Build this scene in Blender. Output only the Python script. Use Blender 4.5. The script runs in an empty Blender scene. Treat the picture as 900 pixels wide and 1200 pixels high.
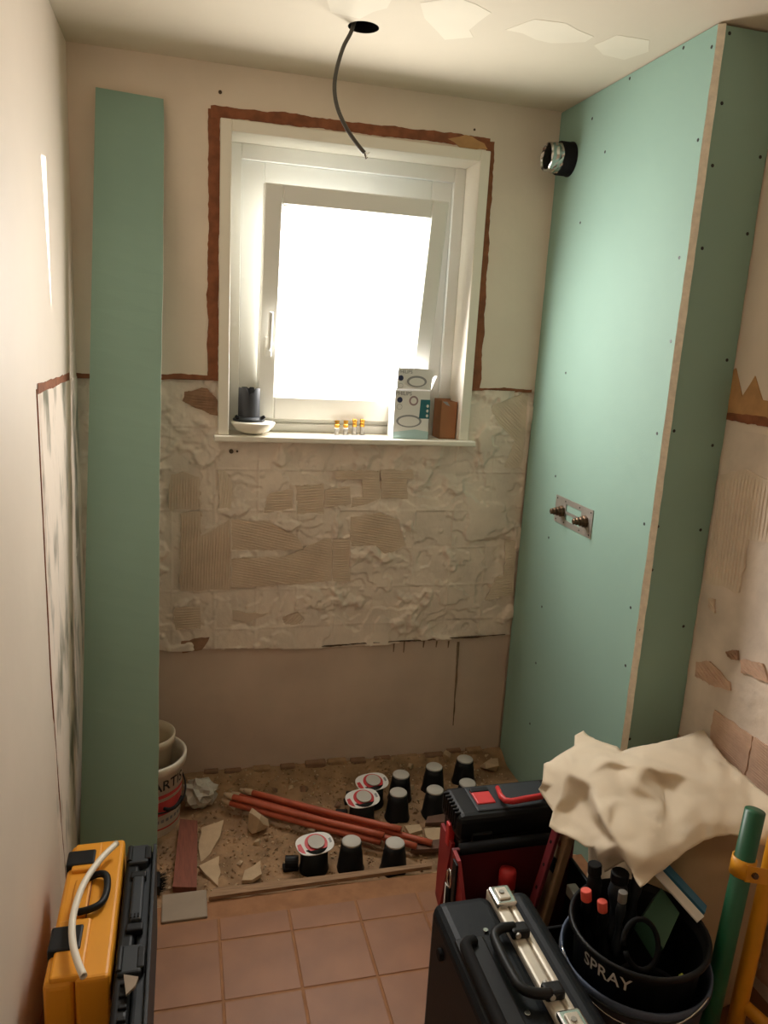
import bpy, bmesh, math, random
import numpy as np
from mathutils import Vector, Matrix

# ------------------------------------------------------------------ camera
S = bpy.context.scene
COL = S.collection
CAM = np.array([0.3363, -2.6994, 1.6381]); FOC = 899.75
RT = np.array([0.9675907, -0.24647499, 0.05493918])
UP = np.array([0.00210797, 0.22543648, 0.97425559])
FW = np.array([0.25251493, 0.94256484, -0.2186498])
cd = bpy.data.cameras.new('camera'); cam = bpy.data.objects.new('camera', cd); COL.objects.link(cam)
cd.sensor_fit = 'VERTICAL'; cd.sensor_height = 36.0; cd.lens = 36.0*FOC/1200.0; cd.clip_start = 0.02
cam.matrix_world = Matrix(((RT[0], UP[0], -FW[0], CAM[0]), (RT[1], UP[1], -FW[1], CAM[1]),
                           (RT[2], UP[2], -FW[2], CAM[2]), (0, 0, 0, 1)))
S.camera = cam

# ------------------------------------------------------------------ world, sun, exposure
w = bpy.data.worlds.new('sky'); S.world = w; w.use_nodes = True
bg = w.node_tree.nodes['Background']; bg.inputs[0].default_value = (0.86, 0.93, 1.0, 1); bg.inputs[1].default_value = .55
sl = bpy.data.lights.new('sun_offscreen', 'SUN'); sl.energy = 16.0; sl.angle = 0.009; sl.color = (1, 0.95, 0.86)
so = bpy.data.objects.new('sun_offscreen', sl); COL.objects.link(so); so.location = (3.5, 3.0, 3.2)
so.rotation_euler = Vector((-0.592, -0.535, -0.07)).to_track_quat('-Z', 'Y').to_euler()
vs = S.view_settings
vs.view_transform = 'Standard'; vs.look = 'None'; vs.gamma = 1.0; vs.use_curve_mapping = False
vs.exposure = 0.08
S.cycles.diffuse_bounces = 8; S.cycles.max_bounces = 14
PANE_STRENGTH = 26.0     # sunlit frosted pane: the window is the room's light

# ------------------------------------------------------------------ helpers
def PX(u, v, ax, val):
    """pixel of the photograph -> point on the plane ax = val"""
    d = FW + RT*(u-450)/FOC - UP*(v-600)/FOC
    i = 'xyz'.index(ax); t = (val-CAM[i])/d[i]
    return Vector(CAM + t*d)

rng = random.Random(7)
MATS = {}
def mat(name, col, rough=0.7, var=0.0, scale=8.0, col2=None, bump=0.0, bscale=40.0, metal=0.0, spec=0.5, lo=0.35, hi=0.65, detail=5.0, emit=None, stretch=None, coat=0.0):
    if name in MATS: return MATS[name]
    m = bpy.data.materials.new(name); m.use_nodes = True; MATS[name] = m
    nt = m.node_tree; b = nt.nodes['Principled BSDF']
    b.inputs['Roughness'].default_value = rough; b.inputs['Metallic'].default_value = metal
    b.inputs['Specular IOR Level'].default_value = spec
    b.inputs['Coat Weight'].default_value = coat
    c = (*col, 1)
    b.inputs['Base Color'].default_value = c
    tc = nt.nodes.new('ShaderNodeTexCoord'); src = tc.outputs['Object']
    if stretch:
        mp = nt.nodes.new('ShaderNodeMapping'); mp.inputs['Scale'].default_value = stretch
        nt.links.new(src, mp.inputs[0]); src = mp.outputs[0]
    if col2 is None and var > 0: col2 = tuple(max(0, x*(1-var)) for x in col)
    if col2 is not None:
        n = nt.nodes.new('ShaderNodeTexNoise'); n.inputs['Scale'].default_value = scale; n.inputs['Detail'].default_value = detail
        nt.links.new(src, n.inputs['Vector'])
        r = nt.nodes.new('ShaderNodeValToRGB'); r.color_ramp.elements[0].position = lo; r.color_ramp.elements[1].position = hi
        r.color_ramp.elements[0].color = (*col2, 1); r.color_ramp.elements[1].color = c
        nt.links.new(n.outputs['Fac'], r.inputs[0]); nt.links.new(r.outputs[0], b.inputs['Base Color'])
    if bump > 0:
        n2 = nt.nodes.new('ShaderNodeTexNoise'); n2.inputs['Scale'].default_value = bscale; n2.inputs['Detail'].default_value = 6
        nt.links.new(src, n2.inputs['Vector'])
        bp = nt.nodes.new('ShaderNodeBump'); bp.inputs['Strength'].default_value = 0.6; bp.inputs['Distance'].default_value = bump
        nt.links.new(n2.outputs['Fac'], bp.inputs['Height']); nt.links.new(bp.outputs[0], b.inputs['Normal'])
    if emit:
        b.inputs['Emission Color'].default_value = (*emit[:3], 1); b.inputs['Emission Strength'].default_value = emit[3]
    return m

def s(r, g, b):  # sRGB bytes -> linear
    f = lambda x: x/12.92 if x <= 0.04045 else ((x+0.055)/1.055)**2.4
    return (f(r/255), f(g/255), f(b/255))

def finish(o, parent=None, label=None, cat=None, group=None, kind=None):
    COL.objects.link(o)
    if parent is not None:
        o.parent = parent
        o.matrix_parent_inverse = Matrix.Translation(WLOC[parent.name]).inverted()
    if label: o['label'] = label
    if cat: o['category'] = cat
    if group: o['group'] = group
    if kind: o['kind'] = kind
    return o
WLOC = {}

def mk(name, V, F, m, parent=None, smooth=False, mi=None, **kw):
    """mesh object from world-space vertices; its origin goes to the base centre"""
    V = [Vector(v) for v in V]
    mn = Vector((min(v.x for v in V), min(v.y for v in V), min(v.z for v in V)))
    mx = Vector((max(v.x for v in V), max(v.y for v in V), max(v.z for v in V)))
    org = Vector(((mn.x+mx.x)/2, (mn.y+mx.y)/2, mn.z))
    me = bpy.data.meshes.new(name); me.from_pydata([v-org for v in V], [], F); me.update()
    ms = m if isinstance(m, (list, tuple)) else [m]
    for x in ms: me.materials.append(x)
    if mi: me.polygons.foreach_set('material_index', mi)
    if smooth: me.polygons.foreach_set('use_smooth', [True]*len(me.polygons))
    o = bpy.data.objects.new(name, me); o.location = org
    finish(o, parent, **kw); WLOC[o.name] = org
    return o

def mkbm(name, bm, m, parent=None, smooth=False, **kw):
    bmesh.ops.recalc_face_normals(bm, faces=bm.faces)
    bm.verts.ensure_lookup_table(); bm.verts.index_update()
    V = [v.co.copy() for v in bm.verts]; F = [[v.index for v in f.verts] for f in bm.faces]
    mi = [f.material_index for f in bm.faces]; bm.free()
    return mk(name, V, F, m, parent, smooth, mi, **kw)

def empty(name, loc, label, cat, group=None):
    o = bpy.data.objects.new(name, None); o.location = loc; o.empty_display_size = 0.05
    finish(o, None, label, cat, group); WLOC[o.name] = Vector(loc)
    return o

def bbox(bm, lo, hi, bev=0.0, seg=2, M=None, mi=0):
    c = [(a+b)/2 for a, b in zip(lo, hi)]; d = [abs(b-a) for a, b in zip(lo, hi)]
    t = bmesh.new(); bmesh.ops.create_cube(t, size=1.0)
    bmesh.ops.scale(t, vec=d, verts=t.verts); 
    if bev > 0: bmesh.ops.bevel(t, geom=t.edges[:], offset=min(bev, min(d)*0.45), segments=seg, affect='EDGES', profile=0.5)
    bmesh.ops.translate(t, vec=c, verts=t.verts)
    if M is not None: bmesh.ops.transform(t, matrix=M, verts=t.verts)
    for f in t.faces: f.material_index = mi
    join(bm, t)

def join(bm, t):
    mp = {}
    for v in t.verts: mp[v] = bm.verts.new(v.co)
    for f in t.faces:
        try:
            g = bm.faces.new([mp[v] for v in f.verts]); g.material_index = f.material_index; g.smooth = f.smooth
        except ValueError: pass
    t.free()

def box(name, lo, hi, m, parent=None, bev=0.0, seg=2, M=None, smooth=False, **kw):
    bm = bmesh.new(); bbox(bm, lo, hi, bev, seg, M)
    return mkbm(name, bm, m, parent, smooth, **kw)

def frame_axes(d):
    d = Vector(d).normalized(); a = Vector((0, 0, 1)) if abs(d.z) < 0.9 else Vector((1, 0, 0))
    x = d.cross(a).normalized(); return x, d.cross(x).normalized(), d

def tube(name, pts, r, m, parent=None, seg=10, cap=True, smooth=True, bm_only=False, **kw):
    pts = [Vector(p) for p in pts]; n = len(pts); rs = r if isinstance(r, (list, tuple)) else [r]*n
    V, F = [], []; px = None
    for i, p in enumerate(pts):
        d = (pts[min(i+1, n-1)]-pts[max(i-1, 0)])
        x, y, dd = frame_axes(d)
        if px is not None:
            x = (px - dd*px.dot(dd)).normalized(); y = dd.cross(x)
        px = x
        for k in range(seg):
            a = 2*math.pi*k/seg; V.append(p + (x*math.cos(a)+y*math.sin(a))*rs[i])
    for i in range(n-1):
        for k in range(seg):
            F.append((i*seg+k, i*seg+(k+1) % seg, (i+1)*seg+(k+1) % seg, (i+1)*seg+k))
    if cap:
        F.append(tuple(reversed(range(seg)))); F.append(tuple((n-1)*seg+k for k in range(seg)))
    if bm_only: return V, F
    return mk(name, V, F, m, parent, smooth, **kw)

def spline(P, n=8):
    P = [Vector(p) for p in P]; out = []
    Q = [P[0]*2-P[1]] + P + [P[-1]*2-P[-2]]
    for i in range(1, len(Q)-2):
        for k in range(n):
            t = k/n; a, b, c, d = Q[i-1], Q[i], Q[i+1], Q[i+2]
            out.append(0.5*((2*b)+(c-a)*t+(2*a-5*b+4*c-d)*t*t+(3*b-a-3*c+d)*t**3))
    out.append(P[-1]); return out

def lathe(name, prof, m, parent=None, c=(0, 0, 0), axis=(0, 0, 1), seg=28, smooth=True, mi=None, closed=False, **kw):
    x, y, d = frame_axes(axis); c = Vector(c); V, F, MI = [], [], []
    n = len(prof)
    for r, h in prof:
        for k in range(seg):
            a = 2*math.pi*k/seg; V.append(c + d*h + (x*math.cos(a)+y*math.sin(a))*max(r, 1e-5))
    for i in range(n-1 if not closed else n):
        j = (i+1) % n
        for k in range(seg):
            F.append((i*seg+k, i*seg+(k+1) % seg, j*seg+(k+1) % seg, j*seg+k)); MI.append(mi[i] if mi else 0)
    return mk(name, V, F, m, parent, smooth, MI, **kw)

def rod(name, p0, p1, r, m, parent=None, seg=16, **kw):
    p0 = Vector(p0); p1 = Vector(p1); h = (p1-p0).length
    return lathe(name, [(0, 0), (r*0.9, 0), (r, r*0.1), (r, h-r*0.1), (r*0.9, h), (0, h)], m, parent, p0, p1-p0, seg, smooth=False, **kw)

def prism(name, pts, nrm, th, m, parent=None, mi_side=None, **kw):
    """flat polygon pts (front outline), extruded backwards along -nrm by th"""
    nrm = Vector(nrm).normalized(); P = [Vector(p) for p in pts]; n = len(P)
    V = P + [p-nrm*th for p in P]
    F = [tuple(range(n)), tuple(reversed(range(n, 2*n)))] + [(i, n+i, n+(i+1) % n, (i+1) % n) for i in range(n)]
    bm = bmesh.new(); vs_ = [bm.verts.new(v) for v in V]
    for k, f in enumerate(F):
        g = bm.faces.new([vs_[i] for i in f])
        if mi_side is not None and k > 1: g.material_index = mi_side
    return mkbm(name, bm, m, parent, **kw)

def rough_outline(poly, step=0.02, amp=0.006, rnd=rng):
    """2-D outline with broken, irregular edges"""
    out = []
    n = len(poly)
    for i in range(n):
        a = Vector(poly[i]); b = Vector(poly[(i+1) % n]); k = max(1, int((b-a).length/step))
        for j in range(k):
            p = a.lerp(b, j/k); out.append((p.x+rnd.uniform(-amp, amp), p.y+rnd.uniform(-amp, amp)))
    return out

_NG = {}
def vnoise(X, Y, seed, sc):
    if seed not in _NG: _NG[seed] = np.random.RandomState(seed).rand(256, 256)
    G = _NG[seed]
    x = X*sc+17.3; y = Y*sc+31.7; xi = np.floor(x).astype(int); yi = np.floor(y).astype(int)
    fx = x-xi; fy = y-yi; fx = fx*fx*(3-2*fx); fy = fy*fy*(3-2*fy)
    g = lambda a, b: G[a % 256, b % 256]
    return (g(xi, yi)*(1-fx)+g(xi+1, yi)*fx)*(1-fy)+(g(xi, yi+1)*(1-fx)+g(xi+1, yi+1)*fx)*fy
def fbm(X, Y, seed, sc, o=4):
    t = 0; a = 0.5
    for k in range(o): t = t+a*vnoise(X, Y, seed+k, sc*2**k); a *= 0.5
    return t
def inpoly(X, Y, poly):
    c = np.zeros(X.shape, bool); n = len(poly)
    for i in range(n):
        x1, y1 = poly[i]; x2, y2 = poly[(i+1) % n]
        if y1 == y2: continue
        c ^= ((Y < y1) != (Y < y2)) & (X < (x2-x1)*(Y-y1)/(y2-y1)+x1)
    return c
def hfield(name, a0, a1, b0, b1, step, hfun, place, m, parent=None, cut=None, **kw):
    na = int((a1-a0)/step)+1; nb = int((b1-b0)/step)+1
    A, B = np.meshgrid(np.linspace(a0, a1, na), np.linspace(b0, b1, nb), indexing='ij')
    H = hfun(A, B); V = [place(a, b, h) for a, b, h in zip(A.ravel(), B.ravel(), H.ravel())]
    F = [(i*nb+j, (i+1)*nb+j, (i+1)*nb+j+1, i*nb+j+1) for i in range(na-1) for j in range(nb-1) if not (cut and cut(A[i+1, j], B[i, j+1]) and cut(A[i, j], B[i, j]))]
    return mk(name, V, F, m, parent, True, **kw)

def ridge_patch(name, poly, place, ang, m, parent, spacing=0.0095, hgt=0.0035, base=0.0015):
    """notched-trowel adhesive: slab outline with real ridges; poly in plane coords, place(a,b,h)->world"""
    bm = bmesh.new(); out = rough_outline(poly, 0.018, 0.004)
    top = [bm.verts.new(place(a, b, base)) for a, b in out]; bot = [bm.verts.new(place(a, b, -0.004)) for a, b in out]
    n = len(out)
    try: bm.faces.new(top)
    except ValueError: pass
    for i in range(n): bm.faces.new((top[i], bot[i], bot[(i+1) % n], top[(i+1) % n]))
    ca, sa = math.cos(ang), math.sin(ang)
    R = [(a*ca+b*sa, -a*sa+b*ca) for a, b in out]
    lo = min(p[1] for p in R); hi = max(p[1] for p in R)
    y = lo+spacing*0.6
    while y < hi:
        xs = []
        for i in range(n):
            (x1, y1), (x2, y2) = R[i], R[(i+1) % n]
            if (y1 < y) != (y2 < y): xs.append(x1+(x2-x1)*(y-y1)/(y2-y1))
        xs.sort()
        for i in range(0, len(xs)-1, 2):
            if xs[i+1]-xs[i] < 0.008: continue
            k = max(2, int((xs[i+1]-xs[i])/0.04)+1); prev = None
            for j in range(k+1):
                x = xs[i]+(xs[i+1]-xs[i])*j/k; yy = y+rng.uniform(-.0012, .0012); hh = base+hgt*rng.uniform(.6, 1.1)
                if j in (0, k): hh = base
                ww = spacing*0.27
                q = [bm.verts.new(place(x*ca-v*sa, x*sa+v*ca, h)) for v, h in ((yy-ww, base-.0005), (yy-ww*.5, hh), (yy+ww*.5, hh), (yy+ww, base-.0005))]
                if prev:
                    for t in range(3): bm.faces.new((prev[t], prev[t+1], q[t+1], q[t]))
                prev = q
        y += spacing*rng.uniform(.92, 1.08)
    return mkbm(name, bm, m, parent)

def chunk(name, c, r, m, parent=None, sq=(1, 1, 0.7), seed=0, n=14, **kw):
    rr = random.Random(seed); bm = bmesh.new()
    for i in range(n):
        d = Vector((rr.gauss(0, 1), rr.gauss(0, 1), rr.gauss(0, 1))).normalized()*rr.uniform(.8, 1.1)*r
        bm.verts.new(Vector(c)+Vector((d.x*sq[0], d.y*sq[1], d.z*sq[2])))
    g = bmesh.ops.convex_hull(bm, input=bm.verts)
    bmesh.ops.delete(bm, geom=[v for v in bm.verts if not v.link_faces], context='VERTS')
    return mkbm(name, bm, m, parent, **kw)

def text(name, body, size, m, parent, fn, depth=0.0):
    """lettering as a mesh; fn maps flat text coordinates (x, y, z) to the world"""
    cu = bpy.data.curves.new('lettering', 'FONT'); cu.body = body; cu.size = size; cu.align_x = 'CENTER'; cu.align_y = 'CENTER'; cu.resolution_u = 3
    cu.extrude = depth; cu.offset = size*0.012
    t = bpy.data.objects.new('lettering', cu); COL.objects.link(t)
    dg = bpy.context.evaluated_depsgraph_get(); me = bpy.data.meshes.new_from_object(t.evaluated_get(dg))
    V = [fn(v.co) for v in me.vertices]; F = [tuple(p.vertices) for p in me.polygons]
    bpy.data.objects.remove(t); bpy.data.curves.remove(cu); bpy.data.meshes.remove(me)
    return mk(name, V, F, m, parent)

# ------------------------------------------------------------------ materials
M_paint = mat('painted_plaster', s(228, 214, 197), .85, .10, 3.0, bump=.002, bscale=25)
M_left = mat('left_wall_plaster', s(228, 214, 197), .55, .08, 2.0, bump=.002, bscale=14)
M_bed = mat('tile_adhesive_bed', s(232, 217, 201), .9, .16, 9.0, bump=.003, bscale=70)
M_ridge = mat('ridged_adhesive', s(216, 196, 175), .95, .14, 12.0, bump=.001, bscale=120)
M_ridge_w = mat('pale_ridged_adhesive', s(224, 208, 188), .95, .12, 12.0, bump=.001, bscale=120)
M_ridge_b = mat('brown_ridged_adhesive', s(164, 128, 102), .95, .3, 30.0)
M_render = mat('smooth_render', s(210, 189, 171), .85, .16, 3.5, bump=.0015, bscale=20)
M_brown = mat('bare_brown_plaster', s(146, 90, 60), .9, .35, 25.0, bump=.003, bscale=60)
M_orange = mat('orange_brown_plaster', s(196, 150, 100), .9, .25, 18.0)
M_stain = mat('dark_damp_crack', s(92, 72, 56), .95, .4, 30)
M_brickimp = mat('pink_brown_brick_face', s(208, 174, 150), .95, .22, 14, bump=.002, bscale=60)
M_ceil = mat('ceiling_plaster', s(206, 196, 176), .9, .06, 2.0, bump=.002, bscale=12)
M_filler = mat('pale_filler', s(215, 207, 188), .9, .04, 6)
M_white = mat('white_lacquer', s(232, 226, 212), .35, .03, 4)
M_upvc = mat('white_upvc', s(228, 228, 222), .3)
M_gasket = mat('grey_gasket', s(70, 70, 68), .6)
M_green = mat('green_plasterboard_paper', s(140, 172, 158), .75, .06, 2.5, bump=.0004, bscale=300)
M_green2 = M_green
M_gyps = mat('gypsum_core', s(240, 232, 214), .95, .14, 60, bump=.003, bscale=150)
M_screw = mat('black_screw', s(28, 28, 28), .5)
M_steel = mat('galvanised_plate', s(170, 166, 158), .45, .12, 15, metal=.6)
M_chrome = mat('bright_metal', s(210, 208, 204), .22, metal=1.0)
M_brass = mat('brass', s(214, 160, 70), .28, metal=1.0)
M_bronze = mat('weathered_brass', s(96, 74, 54), .4, .3, 60, metal=.7)
M_black = mat('black_plastic', s(15, 16, 18), .5, spec=.3)
M_blackr = mat('black_rubber_and_hole_shade', s(14, 14, 15), .8, spec=.25)
M_dkgrey = mat('dark_grey_plastic', s(44, 48, 52), .55, spec=.35)
M_yellow = mat('yellow_case_plastic', s(228, 154, 34), .45, .06, 6)
M_red = mat('red_plastic', s(200, 52, 54), .45)
M_dkred = mat('dark_red_plastic', s(100, 28, 34), .5)
M_cable = mat('grey_cable_sheath', s(74, 70, 62), .6)
M_tile = mat('terracotta_tile', s(150, 102, 68), .55, .2, 7, bump=.0008, bscale=30)
M_grout = mat('cement_grout', s(158, 112, 78), .95, .2, 30)
M_mortar = mat('mortar_bed', s(196, 164, 126), .95, .25, 22, bump=.004, bscale=60)
M_dirt = mat('rubble_dust', s(172, 138, 104), 1.0, .4, 14, bump=.006, bscale=50)
M_plast = mat('broken_plaster', s(198, 172, 140), .95, .15, 20, bump=.002, bscale=60)
M_copper = mat('red_copper_pipe', s(190, 92, 64), .5, .2, 20)
M_wood = mat('weathered_wood', s(162, 128, 96), .8, .35, 6, stretch=(3, 30, 30))
M_redwood = mat('reddish_plank', s(136, 78, 60), .75, .25, 6, stretch=(30, 3, 30))
M_slab = mat('grey_slab', s(152, 136, 118), .85, .1, 14)
M_bucket = mat('white_bucket_plastic', s(226, 216, 198), .4)
M_bucket2 = mat('beige_bucket_plastic', s(206, 188, 160), .45, .12, 8)
M_prred = mat('printed_red', s(206, 72, 72), .5)
M_prblk = mat('printed_black', s(34, 32, 32), .5)
M_prwht = mat('printed_white', s(226, 222, 214), .5)
M_prgrey = mat('printed_grey', s(140, 140, 142), .5)
M_teal = mat('printed_teal', s(40, 120, 124), .5, col2=s(20, 84, 100), scale=12)
M_paleblue = mat('printed_pale_blue', s(176, 204, 206), .5)
M_navy = mat('printed_navy', s(40, 46, 84), .5)
M_card = mat('white_card', s(226, 224, 220), .6)
M_cardboard = mat('brown_cardboard', s(164, 112, 76), .85, .12, 10)
M_suit = mat('blue_black_case', s(17, 22, 27), .5, .15, 20, spec=.2, bump=.0006, bscale=220)
M_alu = mat('aluminium', s(212, 204, 188), .45, .08, 30, metal=.25)
M_cap = mat('grey_pad', s(190, 186, 178), .8)
M_cloth = mat('canvas_drop_sheet', s(218, 203, 179), .95, .10, 5, bump=.0006, bscale=400)
M_sack = mat('beige_sack', s(196, 172, 140), .9, .12, 6, bump=.002, bscale=30)
M_blubkt = mat('blue_grey_bucket', s(84, 96, 118), .55, .12, 10)
M_gtube = mat('green_paint', s(28, 92, 62), .4, .15, 20)
M_ytube = mat('orange_yellow_paint', s(226, 156, 34), .4, .12, 20)
M_pink = mat('salmon_plastic', s(236, 100, 84), .5)
M_lime = mat('lime_plastic', s(176, 190, 70), .5)
M_dkgreen = mat('dark_green_plastic', s(52, 86, 66), .6)
M_blue = mat('blue_plastic', s(52, 110, 140), .5)
M_film = mat('clear_film', s(180, 174, 160), .25, spec=.8)
M_pvc = mat('white_pvc_pipe', s(228, 220, 204), .4)
M_doorw = mat('door_paint', s(206, 196, 178), .5)
M_front = M_paint
M_brickr = mat('broken_red_brick', s(146, 112, 88), .95, .3, 20, bump=.003, bscale=80)

# frosted pane, bright with the daylight behind it
M_pane = bpy.data.materials.new('frosted_daylit_pane'); M_pane.use_nodes = True
b_ = M_pane.node_tree.nodes['Principled BSDF']; b_.inputs['Base Color'].default_value = (.9, .93, .95, 1); b_.inputs['Roughness'].default_value = .3
b_.inputs['Emission Color'].default_value = (1.0, .955, .905, 1); b_.inputs['Emission Strength'].default_value = PANE_STRENGTH

# ------------------------------------------------------------------ room shell
W1, PD, W, H = 1.6201, 0.8494, 1.8157, 2.45
YF = -3.25
ZT = 1.477      # top of the stripped tile zone
XO0, XO1, ZO0, ZO1 = 0.451, 1.365, 1.268, 2.292   # opening in the back wall

bm = bmesh.new()
bbox(bm, (-.15, 0, ZT), (XO0, .30, H+.1)); bbox(bm, (XO1, 0, ZT), (W+.15, .30, H+.1)); bbox(bm, (XO0, 0, ZO1), (XO1, .30, H+.1))
bbox(bm, (-.15, .02, -.2), (XO0, .30, ZT)); bbox(bm, (XO1, .02, -.2), (W+.15, .30, ZT)); bbox(bm, (XO0, .02, -.2), (XO1, .30, ZO0))
wall_back = mkbm('wall_back', bm, M_paint, kind='structure')
wall_left = box('wall_left', (-.15, YF, -.2), (0, 0, H+.1), M_left, kind='structure')
wall_right = box('wall_right', (W, YF, -.2), (W+.15, 0, H+.1), M_paint, kind='structure')
wall_front = box('wall_front', (-.15, YF-.15, -.2), (W+.15, YF, H+.1), M_front, kind='structure')
door = box('door_1', (.55, YF, 0), (1.35, YF+.03, 2.02), M_doorw, bev=.004, kind='structure')
for z in (.15, 1.1): box('door_panel', (.66, YF+.03, z), (1.24, YF+.036, z+.78), M_doorw, door, bev=.003)
rod('door_handle', (.63, YF+.045, 1.03), (.75, YF+.045, 1.03), .009, M_chrome, door)

# floor: slab, tiles as pieces, step at y=-.69
floor = box('floor', (-.15, YF-.15, -.25), (W+.15, .02, -.05), M_grout, kind='structure')
box('mortar_screed', (0, YF, -.05), (W, -.70, -.0015), M_grout, floor)
tile_me = None
ys = [-.772, -.862]
while ys[-1] > YF: ys.append(ys[-1]-.2)
xs = [0.0]+[.03+.2*k for k in range(0, 9)]+[W]
xs = [0.0, .03, .23, .43, .63, .83, 1.02, 1.22, 1.42, 1.62, W]
for i in range(len(xs)-1):
    for j in range(len(ys)-1):
        x0, x1 = xs[i]+.0025, xs[i+1]-.0025; y1, y0 = ys[j]-.0025, max(ys[j+1], YF)+.0025
        if x1-x0 < .01 or y1-y0 < .01: continue
        dz = rng.uniform(-.0007, .0007)
        box('tile', (x0, y0, -.01), (x1, y1, dz), M_tile, floor, bev=.002, seg=1)
def hm(A, B): return .004*fbm(A, B, 40, 30)+np.where(B > -.71, -.012*(vnoise(A, B, 8, 25)), 0)
hfield('mortar_edge', 0, 1.62, -.772, -.685, .006, hm, lambda a, b, h: (a, b, -.008+h), M_mortar, floor)
# rubble bed of the stripped shower corner
def hr(A, B):
    h = .018*fbm(A, B, 11, 7)+.012*np.clip(fbm(A, B, 21, 22)-.42, 0, 1)*2+.006*fbm(A, B, 33, 60)
    return h+.03*np.exp(-((B+.0)/.05)**2)
hfield('rubble_bed', 0, 1.6201, -.69, .012, .007, hr, lambda a, b, h: (a, b, -.05+h), M_dirt, floor)
def rz(x, y):
    return -.05+float(hr(np.array([[x]]), np.array([[y]]))[0, 0])

# ceiling with the round lamp hole
hc = PX(426, 32, 'z', H); hr_ = .042
bm = bmesh.new(); q = .09
X0, X1, Y0, Y1 = -.15, W+.15, YF-.15, .3
def rect(bm, x0, y0, x1, y1, z): bm.faces.new([bm.verts.new(p) for p in ((x0, y0, z), (x1, y0, z), (x1, y1, z), (x0, y1, z))])
for z in (H, H+.12):
    rect(bm, X0, Y0, hc.x-q, Y1, z); rect(bm, hc.x+q, Y0, X1, Y1, z); rect(bm, hc.x-q, Y0, hc.x+q, hc.y-q, z); rect(bm, hc.x-q, hc.y+q, hc.x+q, Y1, z)
N = 32; inn, outr, tp = [], [], []
for k in range(N):
    a = 2*math.pi*k/N; c_, s_ = math.cos(a), math.sin(a); f = q/max(abs(c_), abs(s_))
    inn.append(bm.verts.new((hc.x+c_*hr_, hc.y+s_*hr_, H))); outr.append(bm.verts.new((hc.x+c_*f, hc.y+s_*f, H))); tp.append(bm.verts.new((hc.x+c_*hr_, hc.y+s_*hr_, H+.10)))
for k in range(N):
    j = (k+1) % N
    bm.faces.new((inn[k], inn[j], outr[j], outr[k])); bm.faces.new((inn[k], tp[k], tp[j], inn[j])).material_index = 1
f = bm.faces.new(tp); f.material_index = 1
rect(bm, hc.x-q, hc.y-q, hc.x+q, hc.y+q, H+.12)
ceiling = mkbm('ceiling', bm, [M_ceil, M_blackr], kind='structure')  # second material blackens the hole's walls and cap in place of shade inside
for poly in ([(385, -6), (462, -8), (455, 10), (420, 20), (388, 14)],
             [(493, 4), (540, -4), (574, 16), (548, 34), (556, 44), (524, 46), (498, 22)],
             [(592, 33), (625, 21), (662, 26), (695, 44), (688, 50), (643, 50)],
             [(697, 54), (724, 42), (762, 46), (758, 60), (732, 69), (710, 64)]):
    P = [PX(u, v, 'z', H) for u, v in poly]; out = rough_outline([(p.x, p.y) for p in P], .05, .008)
    prism('filler_patch', [(a, b, H-.0006) for a, b in out], (0, 0, -1), .0006, M_filler, ceiling)
# thin crack marks at the ceiling joint
for u, v, l in ((354, 83, .05), (187, 60, .006)):
    p = PX(u, v, 'y', 0); box('plaster_crack', (p.x-l/2, -.0015, p.z-.004), (p.x+l/2, .001, p.z+.002), M_stain, wall_back)

# ---- back wall: stripped zone
def bw(u, v): p = PX(u, v, 'y', 0); return (p.x, p.z)
CR = lambda pts: [bw(180+x/1.9565, 420+y/1.9565) for x, y in pts]
PATCH = [
 ([(38, 268), (70, 262), (105, 275), (108, 345), (35, 350)], 88, 'g'),
 ([(62, 355), (108, 350), (108, 410), (175, 372), (177, 530), (60, 535)], 88, 'g'),
 ([(150, 255), (165, 260), (180, 285), (178, 345), (150, 342)], 85, 'w'),
 ([(265, 310), (318, 300), (320, 345), (252, 357)], 2, 'g'),
 ([(327, 292), (388, 288), (390, 355), (330, 358)], 5, 'g'),
 ([(392, 300), (450, 295), (452, 335), (392, 342)], 2, 'g'),
 ([(418, 258), (520, 258), (518, 325), (455, 342), (457, 320), (480, 318), (478, 280), (418, 276)], 0, 'g'),
 ([(523, 258), (595, 256), (598, 275), (582, 278), (582, 322), (525, 322)], 0, 'g'),
 ([(179, 372), (265, 375), (330, 410), (345, 440), (180, 440)], -14, 'g'),
 ([(180, 460), (300, 455), (390, 415), (408, 415), (408, 512), (180, 528)], -12, 'g'),
 ([(411, 415), (450, 415), (450, 510), (411, 512)], 0, 'g'),
 ([(453, 365), (520, 355), (560, 370), (578, 430), (530, 450), (510, 430), (452, 430)], -10, 'g'),
 ([(48, 572), (105, 572), (108, 620), (48, 622)], 3, 'g'),
 ([(295, 595), (330, 583), (345, 600), (330, 612), (300, 610)], 50, 'g'),
 ([(808, 418), (832, 418), (825, 545), (760, 555), (790, 500), (805, 500)], 4, 'w'),
 ([(775, 110), (860, 75), (855, 160), (845, 250), (805, 250), (830, 190), (790, 150)], -40, 'w'),
 ([(70, 75), (125, 68), (148, 100), (148, 135), (110, 120), (68, 100)], -4, 'b'),
]
PP = [(CR(p), a, c) for p, a, c in PATCH]
BAND = lambda A: .486+.010*np.sin(A*5)+.02*(fbm(A, A*0, 5, 9)-.5)
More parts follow.
